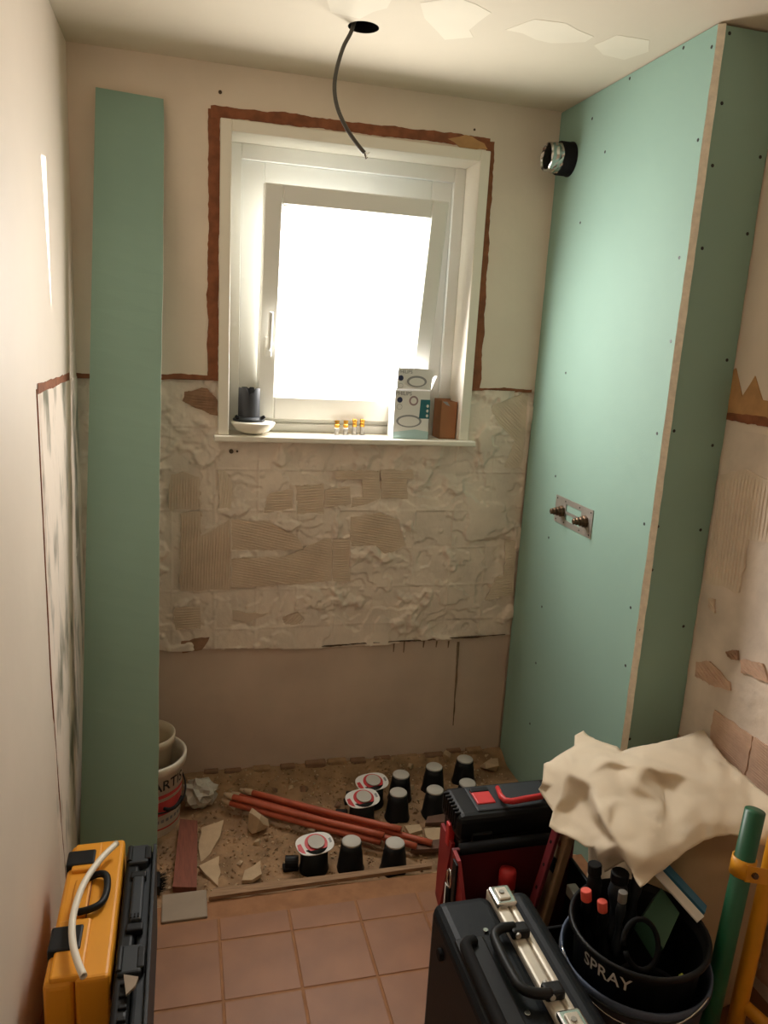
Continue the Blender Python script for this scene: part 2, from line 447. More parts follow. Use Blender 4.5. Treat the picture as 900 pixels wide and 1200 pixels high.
def hb(A, B):
    wx = A+.02*(fbm(A, B, 200, 14, 3)-.5); wz = B+.02*(fbm(A, B, 210, 14, 3)-.5)
    n = fbm(wx, wz*1.25, 3, 5.0, 5); q6 = n*8; t = (np.floor(q6)+np.clip((q6-np.floor(q6)-.86)/.14, 0, 1))/8
    h = .034*(t-.5)+.0045*(fbm(A, B, 60, 22, 4)-.5)
    ci = np.floor(A/.148).astype(int); cj = np.floor((B+.02)/.148).astype(int)
    h = h+.0036*(np.random.RandomState(5).rand(64, 64)[ci % 64, cj % 64]-.5)
    ga = np.abs((A/.148) % 1-.5); gb = np.abs(((B+.02)/.148) % 1-.5)
    h = h+np.where((ga > .485) | (gb > .485), .0018, 0)
    chip = np.clip(fbm(A, B, 90, 11, 4)-.56, 0, .1)*.14
    h = h+chip
    for P, a, c in PP:
        h = np.where(inpoly(A, B, P), np.minimum(h, -.002), h)
    h = np.where(B < BAND(A), -.012, h)
    return np.clip(h, -.012, .013)
hfield('tile_adhesive_bed', 0.0, W1, .44, ZT, .0042, hb, lambda a, b, h: (a, .006-h, b), M_bed, wall_back, cut=lambda a, b: XO0+.005 < a < XO1-.005 and b > ZO0+.004)
for P, a, c in PP:
    ridge_patch('ridged_adhesive', P, lambda a_, b_, h: (a_, .0055-h, b_), math.radians(a), {'g': M_ridge, 'w': M_ridge_w, 'b': M_ridge_b}[c], wall_back)
for pts, m in (([(62, 650), (130, 640), (112, 668), (65, 675)], M_ridge_b), ([(180, 580), (262, 586), (215, 605), (180, 600)], M_ridge)):
    prism('adhesive_smear', [(a, .001, b) for a, b in rough_outline(CR(pts), .015, .004)], (0, -1, 0), .006, m, wall_back)
# lower smooth band, slightly recessed
def hl(A, B): return .004*(fbm(A, B, 71, 5)-.5)+.0015*(fbm(A, B, 77, 30)-.5)
hfield('lower_render_band', 0.0, W1, -.01, .50, .012, hl, lambda a, b, h: (a, .012-h, b), M_render, wall_back)
# dark crack under the adhesive edge and damp runs
OFF = [0.0]
def line_strip(name, px, wd, m, parent, plane, y, nrm, amp=.003):
    P = [PX(u, v, plane, y) for u, v in px]
    ax = (0, 2) if plane == 'y' else (1, 2)
    pts = []
    for i in range(len(P)-1):
        k = max(1, int((P[i+1]-P[i]).length/.012))
        for j in range(k): pts.append(P[i].lerp(P[i+1], j/k))
    pts.append(P[-1]); V, F = [], []
    n = Vector(nrm); j1 = j2 = 0.0; OFF[0] += .00013; eps = .001+OFF[0] % .0016
    for i, p in enumerate(pts):
        d = (pts[min(i+1, len(pts)-1)]-pts[max(0, i-1)]).normalized(); sd = d.cross(n).normalized()
        w_ = wd[0]+(wd[1]-wd[0])*i/(len(pts)-1) if isinstance(wd, tuple) else wd
        j1 = .75*j1+rng.uniform(-amp, amp)*.6; j2 = .75*j2+rng.uniform(-amp, amp)*.6
        V += [p+sd*(w_/2+j1)+n*eps, p-sd*(w_/2+j2)+n*eps, p+sd*(w_/2)-n*.004, p-sd*(w_/2)-n*.004]
        if i:
            a = 4*(i-1); b = 4*i
            F += [(a, b, b+1, a+1), (a, a+2, b+2, b), (a+1, b+1, b+3, a+3)]
    return mk(name, V, F, m, parent)
line_strip('plaster_crack', [(372, 758), (440, 753), (500, 750), (560, 746), (592, 744)], .004, M_stain, wall_back, 'y', .004, (0, -1, 0))
line_strip('damp_stain', [(537, 752), (535, 790), (531, 850)], (.009, .002), mat('damp_brown', s(140, 118, 96), .95, .3, 20), wall_back, 'y', .010, (0, -1, 0), .002)
for u in (462, 474, 497, 512, 526): line_strip('damp_stain', [(u, 751), (u-1, 757+rng.uniform(0, 8))], (.006, .002), MATS['damp_brown'], wall_back, 'y', .010, (0, -1, 0), .001)
# bare brown strips
def strip(name, px, wd, m=M_brown, y=0, amp=.004): return line_strip(name, px, wd, m, wall_back, 'y', y, (0, -1, 0), amp)
strip('bare_plaster_strip', [(82, 440), (140, 441), (190, 441), (256, 443)], .018)
strip('bare_plaster_strip', [(550, 456), (590, 456), (623, 458)], .012)
strip('bare_plaster_strip', [(249, 443), (250, 350), (251, 250), (251, 128)], .036)
strip('bare_plaster_strip', [(247, 130), (330, 139), (420, 150), (500, 159), (574, 168)], .034)
strip('bare_plaster_strip', [(575, 166), (570, 250), (564, 340), (557, 455)], (.03, .036))
prism('bare_plaster_patch', [(a, -.0036, b) for a, b in rough_outline([bw(*p) for p in ((524, 162), (545, 158), (566, 168), (570, 176), (540, 174))], .02, .004)], (0, -1, 0), .004, M_orange, wall_back)
for u, v, r in ((258, 108, .006), (556, 152, .004), (271, 529, .008), (278, 529, .004)):
    p = PX(u, v, 'y', 0); rod('nail_hole', (p.x, -.002, p.z), (p.x, .006, p.z), r, M_stain, wall_back, seg=8)
# broken bricks along the foot of the back wall
for k in range(13):
    x = .30+.098*k+rng.uniform(-.012, .012)
    box('brick', (x, -.012+rng.uniform(-.010, .008), -.045), (x+rng.uniform(.05, .085), .014, rng.uniform(-.018, .006)), M_brickr if k % 3 else M_dirt, wall_back, bev=.005)

# ---- left wall: stripped strip with brown outline
def hlw(A, B):
    h = .006*(fbm(A, B, 13, 9, 5)-.5)+.010*np.clip(fbm(A*2.2, B*.7, 23, 14, 4)-.53, 0, .2)
    h = np.where((A < -.685) | (B > 1.47), -.004, h)
    return h
hfield('tile_adhesive_bed', -.69, .0, -.02, 1.472, .006, hlw, lambda a, b, h: (.0015+h*.8, a, b), mat('grey_white_adhesive', s(232, 217, 201), .9, None or .0, 10, col2=s(128, 124, 106), lo=.34, hi=.50, stretch=(1, 1, .35)), wall_left)
line_strip('bare_plaster_strip', [(44, 456), (70, 446), (81, 441)], .022, M_brown, wall_left, 'x', .001, (1, 0, 0), .003)
line_strip('bare_plaster_strip', [(43, 456), (50, 600), (60, 800), (72, 970), (80, 1060)], .006, M_brown, wall_left, 'x', .001, (1, 0, 0), .0015)

# ---- right wall: stripped zone in front of the boxing
def rw(u, v): p = PX(u, v, 'x', W); return (p.y, p.z)
RC = lambda pts: [rw(580+x/2.4, 400+y/2.4) for x, y in pts]
plR = lambda a, b, h: (W-.0012-h, a, b)
def hrw(A, B):
    n = fbm(A, B, 103, 7, 5); t = np.floor(n*7)/7
    return .012*(t-.5)+.006*(fbm(A, B, 160, 30, 4)-.5)+np.where(np.abs((B/.2) % 1-.5) > .485, .001, 0)
hfield('tile_adhesive_bed', -2.2, -PD, -.02, 1.45, .008, hrw, lambda a, b, h: (W-.0015-np.clip(h, -.001, .01), a, b), mat('right_wall_adhesive', s(232, 217, 201), .9, .26, 5, bump=.002, bscale=60), wall_right)
ridge_patch('ridged_adhesive', RC([(640, 375), (700, 360), (790, 395), (790, 560), (720, 560), (690, 710), (640, 690), (600, 680), (595, 640), (615, 560)]), lambda a, b, h: plR(a, b, h+.004), math.radians(88), M_ridge_w, wall_right, spacing=.013)
prism('bare_plaster_patch', [(W-.003, a, b) for a, b in rough_outline(RC([(655, 205), (668, 80), (682, 75), (700, 150), (735, 100), (752, 160), (790, 175), (790, 232), (700, 222)]), .03, .006)], (-1, 0, 0), .004, M_orange, wall_right)
line_strip('bare_plaster_strip', [(848, 487), (870, 490), (930, 503)], .02, M_brown, wall_right, 'x', W-.002, (-1, 0, 0), .005)
box('bare_plaster_strip', (W-.0035, -2.2, 1.464), (W+.001, -1.10, 1.484), M_brown, wall_right)
for pts, m, a in (([(570, 898), (610, 905), (668, 960), (668, 985), (600, 960), (568, 940)], M_brickimp, 20), ([(695, 892), (760, 905), (775, 960), (700, 930)], M_brickimp, 20),
                  ([(655, 870), (690, 868), (690, 898), (660, 885)], M_ridge_b, 20), ([(606, 722), (624, 725), (622, 760), (604, 750)], M_ridge, 40)):
    ridge_patch('ridged_adhesive', RC(pts), lambda a_, b_, h: plR(a_, b_, h+.005), math.radians(a), m, wall_right, spacing=.011)
for j in range(4):           # stripped brick-coloured tile imprints, piece by piece
    for k in range(5):
        y0 = -1.62+.16*k; z0 = .04+.155*j
        if j == 3 and k > 3: continue
        P = rough_outline([(y0+.003, z0+.003), (y0+.157, z0+.003), (y0+.157, z0+.152), (y0+.003, z0+.152)], .05, .003)
        ridge_patch('tile_imprint', P, lambda a_, b_, h: plR(a_, b_, h+.003), math.radians(4), M_brickimp, wall_right, spacing=.0075, hgt=.0013)

# ------------------------------------------------------------------ window
win = bpy.data.objects.new('window_1', None); win.location = (.908, .06, ZO0); finish(win, None, kind='structure'); WLOC['window_1'] = Vector(win.location)
XI0, XI1, ZI0, ZI1 = .487, 1.329, 1.288, 2.256
def four(bm, x0, x1, z0, z1, wl, wr, wb, wt, y0, y1, bev=.002, mi=0):
    bbox(bm, (x0, y0, z0), (x0+wl, y1, z1), bev, 1, mi=mi); bbox(bm, (x1-wr, y0, z0), (x1, y1, z1), bev, 1, mi=mi)
    bbox(bm, (x0+wl, y0, z1-wt), (x1-wr, y1, z1), bev, 1, mi=mi)
    if wb > 0: bbox(bm, (x0+wl, y0, z0), (x1-wr, y1, z0+wb), bev, 1, mi=mi)
bm = bmesh.new(); four(bm, XO0, XO1, ZI0, ZO1, .036, .036, 0, .036, -.014, .20); mkbm('casing', bm, M_white, win)
box('window_sill', (.436, -.036, ZO0), (1.388, .16, ZI0), M_white, win, bev=.004)
bm = bmesh.new(); four(bm, XI0, XI1, ZI0, ZI1, .042, .042, .03, .05, .125, .20); fr = mkbm('window_frame', bm, M_upvc, win)
bm = bmesh.new(); four(bm, XI0+.042, XI1-.042, ZI0+.03, ZI1-.05, .078, .078, .045, .08, .142, .20); mkbm('frame_rebate', bm, M_upvc, fr)
# tilted sash: hinge at the bottom, opening inwards at the top
SX0, SX1, SZ0, SL = .592, 1.218, 1.347, .786
hinge = Vector((0, .16, SZ0)); TILT = math.atan2(.145, .773)
MT = Matrix.Translation(hinge) @ Matrix.Rotation(TILT, 4, 'X') @ Matrix.Translation(-hinge)
sz1 = SZ0+SL
def tb(bm): bmesh.ops.transform(bm, matrix=MT, verts=bm.verts)
bm = bmesh.new(); four(bm, SX0, SX1, SZ0, sz1, .060, .060, .083, .060, .10, .16, .004); tb(bm); sash = mkbm('sash', bm, M_upvc, win)
bm = bmesh.new(); four(bm, SX0+.056, SX1-.056, SZ0+.079, sz1-.056, .010, .010, .010, .010, .108, .15, .003); tb(bm); mkbm('glazing_bead', bm, M_upvc, sash)
bm = bmesh.new(); four(bm, SX0+.064, SX1-.064, SZ0+.087, sz1-.064, .003, .003, .003, .003, .112, .14, 0); tb(bm); mkbm('gasket', bm, M_gasket, sash)
bm = bmesh.new(); bbox(bm, (SX0+.066, .128, SZ0+.089), (SX1-.066, .136, sz1-.066)); 
for f in bm.faces: f.material_index = 0 if f.calc_center_median().y < .1285 else 1
tb(bm); mkbm('pane', bm, [M_pane, mat('frosted_glass', s(226, 232, 236), .4)], win)
bm = bmesh.new(); bbox(bm, (.610, .086, 1.575), (.634, .10, 1.645), .004); tb(bm); ha = mkbm('handle_plate', bm, M_upvc, win)
pts = spline([(.622, .09, 1.61), (.622, .062, 1.61), (.622, .052, 1.625), (.622, .048, 1.68), (.622, .046, 1.735)], 5)
V, F = tube('', pts, [.009]*6+[.008]*15, None, seg=10, bm_only=True); mk('handle_lever', [MT @ Vector(v) for v in V], F, M_upvc, ha, True)

# ------------------------------------------------------------------ plasterboard boxing
T = .0125
bx = empty('plasterboard_boxing', (1.72, -.42, 0), 'floor to ceiling boxing of green plasterboard sheets with a raw gypsum corner', 'boxing')
def sheet(name, lo, hi, axis, gm, parent, **kw):
    """board with paper faces on +-axis and gypsum edges; the edges are slightly chipped"""
    bm = bmesh.new(); bbox(bm, lo, hi)
    bmesh.ops.subdivide_edges(bm, edges=[e for e in bm.edges if abs((e.verts[0].co-e.verts[1].co).z) > .5], cuts=60)
    for f in bm.faces: f.material_index = 0 if abs(f.normal['xyz'.index(axis)]) > .7 else 1
    ei = 1 if axis == 'x' else 0
    for v in bm.verts:
        v.co[ei] += rng.uniform(-.0015, .0015)
    return mkbm(name, bm, [gm, M_gyps], parent, **kw)
TS = .016
ss = sheet('side_sheet', (W1, -PD, -.045), (W1+TS, -.002, H-.004), 'x', M_green, bx)
for v in ss.data.vertices:      # the raw corner is planed off
    if v.co.x < 0 and v.co.y < -.3: v.co.y += .011
sheet('front_sheet', (W1+TS+.0015, -PD+.006, .0), (W-.003, -PD+.006+T, H-.006), 'y', M_green, bx)
sc_side = [(801, 56), (834, 55), (738, 92), (694, 139), (653, 163), (709, 178), (680, 261), (645, 240), (818, 164), (796, 302), (627, 427), (663, 437), (786, 400), (770, 508), (651, 558), (612, 571), (643, 630), (755, 614), (635, 711), (739, 712), (628, 777), (733, 780), (621, 848)]
sc_front = [(855, 39), (846, 121), (891, 184), (835, 194), (876, 274), (823, 291), (852, 422), (790, 505), (835, 522), (771, 617), (821, 621), (764, 668), (801, 734), (751, 738), (738, 866)]
for u, v in sc_side:
    p = PX(u, v, 'x', W1); rod('screw', (p.x-.0006, p.y, p.z), (p.x+.003, p.y, p.z), .0048, M_screw, bx, seg=8)
for u, v in sc_front:
    p = PX(u, v, 'y', -PD+.006); rod('screw', (p.x, p.y-.0006, p.z), (p.x, p.y+.003, p.z), .0048, M_screw, bx, seg=8)
# tap bracket
tp_ = empty('tap_mounting_bracket', (W1-.003, -.398, 1.04), 'galvanised tap bracket with two brass connections on the green boxing', 'bracket')
bm = bmesh.new(); xa, xb = W1-.003, W1-.0003
ya, yb, za, zb = -.527, -.268, 1.042, 1.137
cells_y = [ya, -.452, -.346, yb]; cells_z = [za, 1.062, 1.084, 1.094, 1.118, zb]
for i in range(3):
    for j in range(5):
        if i == 1 and j in (1, 3): continue
        bbox(bm, (xa, cells_y[i], cells_z[j]), (xb, cells_y[i+1], cells_z[j+1]))
mkbm('plate', bm, M_steel, tp_)
for y, z in ((ya+.012, za+.01), (ya+.012, zb-.01), (yb-.012, za+.01), (yb-.012, zb-.01), (-.34, zb-.01), (-.44, zb-.01), (-.34, za+.01), (-.45, za+.01)):
    rod('screw', (xa-.001, y, z), (xb, y, z), .003, M_screw, tp_, seg=8)
for u, v in ((660, 599), (687, 611)):
    p = PX(u, v, 'x', W1)
    lathe('tap_connection', [(0, -.0006), (.020, -.0006), (.020, .010), (.016, .012), (.016, .022), (.012, .024), (.013, .034), (.010, .036), (.0105, .044), (.007, .046), (0, .046)], M_bronze, tp_, (W1-.003, p.y, p.z), (-1, 0, 0), seg=8, smooth=False)
# duct stub
pc = PX(668, 187, 'x', W1)
du = empty('duct_stub', (W1-.03, pc.y, pc.z-.05), 'crinkled silver duct stub with black rubber collar poking from the green boxing', 'duct')
lathe('rubber_collar', [(.040, .0006), (.056, .0006), (.056, .004), (.054, .006), (.054, .044), (.048, .046), (.042, .044)], M_blackr, du, (W1, pc.y, pc.z), (-1, 0, 0), closed=True)
V, F = [], []
prof = [(.046, .03), (.049, .042), (.0475, .052), (.049, .062), (.047, .072), (.048, .084), (.044, .088), (.041, .080), (.040, .03)]
for i, (r, h) in enumerate(prof):
    for k in range(30):
        a = 2*math.pi*k/30; rr = r*(1+rng.uniform(-.035, .035)); V.append((W1-h-rng.uniform(0, .003), pc.y+rr*math.cos(a), pc.z+rr*math.sin(a)))
for i in range(len(prof)-1):
    for k in range(30): F.append((i*30+k, i*30+(k+1) % 30, (i+1)*30+(k+1) % 30, (i+1)*30+k))
mk('foil_duct', V, F, M_chrome, du)
lathe('duct_lining', [(.0, .028), (.040, .028), (.040, .032), (0, .032)], M_black, du, (W1, pc.y, pc.z), (-1, 0, 0))

# ------------------------------------------------------------------ leaning offcut
TL = PX(112, 102, 'y', -.02); TR = PX(192, 116, 'y', -.02); BL = PX(93.5, 1000, 'z', -.022); BR = PX(184, 1006, 'z', -.022)
BL.x = max(BL.x, .008)
nb = (TR-TL).cross(BL-TL).normalized()
if nb.y > 0: nb = -nb
bm = bmesh.new(); K = 40; L1, R1 = [], []
for k in range(K+1):
    t = k/K; L1.append(TL.lerp(BL, t)); q_ = TR.lerp(BR, t); q_.x += rng.uniform(-.0014, .0014) + .002*math.sin(t*9); R1.append(q_)
fr_ = [[bm.verts.new(p) for p in L1], [bm.verts.new(p) for p in R1], [bm.verts.new(p-nb*T) for p in L1], [bm.verts.new(p-nb*T) for p in R1]]
for k in range(K):
    for a, b, mi_ in ((0, 1, 0), (1, 3, 1), (3, 2, 0), (2, 0, 1)):
        f = bm.faces.new((fr_[a][k], fr_[b][k], fr_[b][k+1], fr_[a][k+1])); f.material_index = mi_
for k in (0, K):
    f = bm.faces.new((fr_[0][k], fr_[1][k], fr_[3][k], fr_[2][k])); f.material_index = 1
mkbm('plasterboard_offcut', bm, [M_green2, M_gyps], label='tall narrow green plasterboard strip leaning in the left corner', cat='plasterboard')

# ------------------------------------------------------------------ ceiling cable
cb = empty('ceiling_cable', (hc.x, hc.y, 2.2), 'dark cable hanging in a curve from the round ceiling hole', 'cable')
pp = []
for i, (u, v) in enumerate([(418, 28), (412, 36), (402, 56), (394, 84), (392, 106), (396, 128), (406, 150), (418, 168), (427, 179)]):
    pp.append(PX(u, v, 'y', hc.y-.02*(i/8)))
pp[0].z = H+.04
tube('sheath', spline(pp, 5), .0055, M_cable, cb)
e = pp[-1]
for k, (dx, dz, m) in enumerate(((.010, -.004, M_card), (.014, .002, M_pvc), (.008, -.012, M_bronze))):
    tube('wire', [e, e+Vector((dx*.6, -.002*k, dz-.004)), e+Vector((dx, -.003*k, dz))], .0018, m, cb, seg=6)

# ------------------------------------------------------------------ things on the sill
ZS = ZI0
d = PX(296, 505, 'y', .03)
dish = lathe('white_dome_cover', [(0, 0), (.030, .002), (.055, .012), (.072, .030), (.077, .040), (.076, .044), (.0, .044)], M_white, None, (d.x+.002, .035, ZS), label='white plastic dome cover lying upside down on the windowsill', cat='cover')
zt = ZS+.0446; cx, cy = d.x-.012, .05
sp = empty('black_pipe_socket', (cx, cy, zt), 'black plastic pipe socket with a notched rim standing on the white dome', 'pipe socket')
lathe('flange', [(.02, 0), (.055, 0), (.056, .006), (.046, .014), (.038, .016), (.030, .016)], M_dkgrey, sp, (cx, cy, zt))
V, F = [], []; n = 36; h1 = .116
for k in range(n):
    a = 2*math.pi*k/n; hh = h1 - (.016 if (k % 12) in (2, 3, 4, 5) else 0) - (.005 if k % 9 == 0 else 0)
    c_, s_ = math.cos(a), math.sin(a)
    for r, z in ((.038, .012), (.0375, hh), (.0345, hh), (.0345, .012)): V.append((cx+c_*r, cy+s_*r, zt+z))
for k in range(n):
    j = (k+1) % n
    for t in range(3): F.append((k*4+t, j*4+t, j*4+t+1, k*4+t+1))
mk('sleeve', V, F, mat('charcoal_plastic', s(52, 54, 60), .5), sp)
lathe('inner_cup', [(0, .07), (.0345, .07), (.0345, .074), (0, .074)], M_black, sp, (cx, cy, zt))
rod('bolt', (cx+.040, cy-.03, zt+.012), (cx+.052, cy-.034, zt+.020), .006, M_blackr, sp, seg=8)
rod('bolt', (cx-.040, cy-.035, zt+.012), (cx-.048, cy-.040, zt+.020), .006, M_blackr, sp, seg=8)
for k, (u, tall) in enumerate(((394.5, 0), (404.7, 0), (415, 1), (424, 1))):
    p = PX(u, 509.5, 'z', ZS); y_ = p.y; x_ = p.x
    ft = empty('brass_fitting', (x_, y_, ZS), ('short collared brass pipe fitting standing on the windowsill', 'tall slim brass pipe fitting standing on the windowsill')[tall], 'pipe fitting', ('collared fittings on the sill', 'slim fittings on the sill')[tall])
    if not tall:
        lathe('lower_sleeve', [(0, 0), (.0085, 0), (.0085, .022), (.0, .022)], M_steel, ft, (x_, y_, ZS), seg=12)
        lathe('collar', [(0, .022), (.0095, .022), (.0095, .026), (0, .026)], M_card, ft, (x_, y_, ZS), seg=12)
        lathe('brass_head', [(0, .026), (.007, .026), (.010, .031), (.010, .037), (.006, .041), (.009, .044), (.009, .053), (0, .053)], M_brass, ft, (x_, y_, ZS), seg=8, smooth=False)
    else:
        lathe('lower_sleeve', [(0, 0), (.0085, 0), (.0085, .030), (0, .030)], M_steel, ft, (x_, y_, ZS), seg=12)
        lathe('brass_head', [(0, .030), (.009, .030), (.009, .042), (.007, .044), (.009, .046), (.009, .058), (0, .058)], M_brass, ft, (x_, y_, ZS), seg=12)
# lamp carton
yb_ = -.005
a0 = PX(460.5, 514, 'y', yb_); a1 = PX(501.5, 515, 'y', yb_); ztop = PX(483, 457.5, 'y', yb_).z; zlid = PX(483, 432, 'y', yb_).z
lx0, lx1 = a0.x, a1.x; dp = .085
lc = empty('lamp_carton', ((lx0+lx1)/2, yb_+dp/2, ZS), 'opened white and pale blue lamp carton with raised lid on the windowsill', 'box')
bm = bmesh.new(); th = .002
bbox(bm, (lx0, yb_, ZS), (lx1, yb_+th, ztop)); bbox(bm, (lx0, yb_+dp-th, ZS), (lx1, yb_+dp, ztop)); bbox(bm, (lx0, yb_, ZS), (lx0+th, yb_+dp, ztop)); bbox(bm, (lx1-th, yb_, ZS), (lx1, yb_+dp, ztop)); bbox(bm, (lx0, yb_, ZS), (lx1, yb_+dp, ZS+th))
mkbm('carton_body', bm, M_card, lc)
lidp = [(lx0+.004, ztop), (lx1, ztop), (lx1+.003, zlid-.008), (lx1-.006, zlid), (lx0+.006, zlid+.002)]
prism('lid_flap', [(x, yb_+.004, z) for x, z in lidp], (0, -1, 0), .002, M_card, lc)
prism('side_flap', [(lx0, yb_+.006, ztop), (lx0, yb_+dp-.01, ztop), (lx0-.030, yb_+dp-.02, ztop+.050), (lx0-.026, yb_+.02, ztop+.052)], (-.9, 0, .4), .002, M_card, lc)
prism('side_flap', [(lx1, yb_+.006, ztop), (lx1, yb_+dp-.01, ztop), (lx1+.030, yb_+dp-.02, ztop+.052), (lx1+.026, yb_+.02, ztop+.054)], (.9, 0, .4), .002, M_card, lc)
box('foam_insert', (lx0+.006, yb_+.01, ztop-.03), (lx1-.006, yb_+dp-.01, ztop-.004), M_navy, lc)
wb_ = lx1-lx0; hb_ = ztop-ZS
FX = lambda u: lx0+u*wb_
FZ = lambda v: ZS+v*hb_
yf = yb_-.0006
def dec(name, pts, m, y=yf): prism(name, [(FX(u), y, FZ(v)) for u, v in pts], (0, -1, 0), .0005, m, lc)
def ell(cu, cv, ru, rv, n=24, inner=0):
    o = [(cu+ru*math.cos(2*math.pi*k/n), cv+rv*math.sin(2*math.pi*k/n)) for k in range(n)]
    return o
dec('printed_band', [(0.01, .005), (.99, .005), (.99, .16), (.6, .20), (.01, .14)], M_paleblue)
dec('printed_panel', [(.70, .43), (.99, .43), (.99, .82), (.72, .82)], M_teal, yf-.0003)
for k in range(3): dec('printed_icon', ell(.925, .49+.10*k, .035, .032, 12), M_prwht, yf-.0008)
def ringprint(cu, cv, ru, rv, t, m, y=yf, z0=0):
    V, F = [], []; n = 32
    for k in range(n):
        a = 2*math.pi*k/n
        for f in (1, 1-t): V.append((FX(cu+ru*f*math.cos(a)), y-.0004, FZ(cv+rv*f*math.sin(a))))
    for k in range(n): j = (k+1) % n; F.append((2*k, 2*k+1, 2*j+1, 2*j))
    mk('printed_lamp_ring', V, F, m, lc)
dec('printed_lamp_face', ell(.42, .37, .36, .13), M_prgrey); dec('printed_lamp_face', ell(.42, .365, .30, .10), M_card, yf-.0004)
ringprint(.52, .79, .13, .10, .35, mat('printed_mauve', s(150, 128, 132), .5))
dec('printed_badge', ell(.13, .80, .075, .058), M_navy); ringprint(.13, .66, .075, .058, .12, M_prgrey)
yl = yb_+.0012
lh = (zlid-ztop)/hb_
dec('printed_lamp_face', ell(.58, 1+lh*.42, .28, .26*lh), M_prgrey, yl); dec('printed_lamp_face', ell(.58, 1+lh*.40, .22, .19*lh), M_card, yl-.0004)
dec('printed_badge', ell(.13, 1+lh*.55, .07, .055), M_navy, yl); ringprint(.13, 1+lh*.2, .07, .05, .12, M_prgrey, yl)
text('printed_lettering', 'PHILIPS', .019, M_prgrey, lc, lambda c: (FX(.23)+c.x, yf-.0006, FZ(.93)+c.y))
text('printed_lettering', 'PHILIPS', .017, M_prgrey, lc, lambda c: (FX(.24)+c.x, yl-.0006, FZ(1+lh*.84)+c.y))
# small cardboard box
yc = .02
b0 = PX(514.5, 513.5, 'y', yc); b1 = PX(535.5, 513.8, 'y', yc); zc = PX(515, 470.5, 'y', yc).z
cbx = empty('cardboard_box', ((b0.x+b1.x)/2, yc+.045, ZS), 'small brown cardboard box wedged between lamp carton and window casing', 'box')
bm = bmesh.new(); x0, x1, th, dp = b0.x, min(b1.x, XI1-.004), .003, .085
bbox(bm, (x0, yc, ZS), (x1, yc+th, zc)); bbox(bm, (x0, yc+dp-th, ZS), (x1, yc+dp, zc+.006)); bbox(bm, (x0, yc, ZS), (x0+th, yc+dp, zc+.004)); bbox(bm, (x1-th, yc, ZS), (x1, yc+dp, zc)); bbox(bm, (x0, yc, ZS), (x1, yc+dp, ZS+th))
mkbm('box_body', bm, M_cardboard, cbx)
prism('top_flap', [(x0+.003, yc+.05, zc+.002), (x1-.003, yc+.05, zc-.012), (x1-.003, yc+dp-.004, zc+.002), (x0+.003, yc+dp-.004, zc+.004)], (0, 0, 1), .002, M_cardboard, cbx)
prism('tape_strip', [(x0+.004, yc-.001, zc), (x0+.022, yc-.001, zc), (x0+.034, yc-.001, zc-.016), (x0+.02, yc-.001, zc-.012)], (0, -1, 0), .001, M_prgrey, cbx)

# ------------------------------------------------------------------ buckets behind the offcut
bc = Vector((.210, -.222, -.04)); bh = .268; rb, rt_ = .108, .130
bk = empty('white_bucket', bc, 'white plaster bucket with red print behind the leaning plasterboard strip', 'bucket')
lathe('bucket_body', [(0, 0), (rb, 0), (rb+.002, .004), (rt_-.006, bh-.03), (rt_+.004, bh-.03), (rt_+.006, bh-.004), (rt_+.002, bh), (rt_-.004, bh-.002), (rt_-.010, bh-.03), (rb-.004, .006), (0, .006)], M_bucket, bk, bc, seg=40)
def wrap(z0, z1, a0, a1, m, name='printed_band', off=.0008, seg=24, wav=None):
    V, F = [], []
    rad = lambda z: rb+.002+(rt_-.006-rb-.002)*(z-.004)/(bh-.034)+off
    for k in range(seg+1):
        a = a0+(a1-a0)*k/seg
        for z in (z0, z1): V.append((bc.x+rad(z)*math.cos(a), bc.y+rad(z)*math.sin(a), bc.z+z))
    for k in range(seg): F.append((2*k, 2*k+2, 2*k+3, 2*k+1))
    mk(name, V, F, m, bk, True)
A0, A1 = math.radians(-115), math.radians(30)
wrap(.150, .163, A0, A1, M_prred); wrap(.085, .138, A0, A1, M_prred); wrap(.030, .036, A0, A1, M_prred)
for k in range(9):
    a = math.radians(-70+9*k); wrap(.056, .068, a-.05, a+.05, M_prgrey, 'printed_emblem', .001, 4)
tube('bail_wire', [(bc.x+(rt_+.001)*math.cos(math.radians(a)), bc.y+(rt_+.001)*math.sin(math.radians(a)), bc.z+.152-.05*math.sin(math.radians((a+120)/150*180))) for a in range(-110, 31, 8)], .003, M_black, bk, seg=6)
tube('bail_grip', [(bc.x+(rt_+.002)*math.cos(math.radians(a)), bc.y+(rt_+.002)*math.sin(math.radians(a)), bc.z+.106+.001*(a+45)*(a+45)*.05) for a in range(-62, -22, 6)], .006, M_black, bk, seg=8)
def fnb(c):
    a = math.radians(-48)+c.x/.125; z = .196+c.y; r = rb+.002+(rt_-.006-rb-.002)*(z-.004)/(bh-.034)+.0015
    return (bc.x+r*math.cos(a), bc.y+r*math.sin(a), bc.z+z)
text('printed_lettering', 'ARTIS', .052, M_prblk, bk, fnb)
ic = Vector((.203, -.222, -.030)); ih = .33
bm_tilt = Matrix.Translation(ic) @ Matrix.Rotation(math.radians(-3), 4, 'Y')
ax = (.03, 0, 1)
lathe('inner_bucket', [(0, 0), (.070, 0), (.088, ih-.03), (.094, ih-.03), (.095, ih), (.090, ih), (.083, ih-.03), (.066, .006), (0, .006)], M_bucket2, None, ic, ax, seg=40, label='beige bucket nested inside the white bucket with red print', cat='bucket')

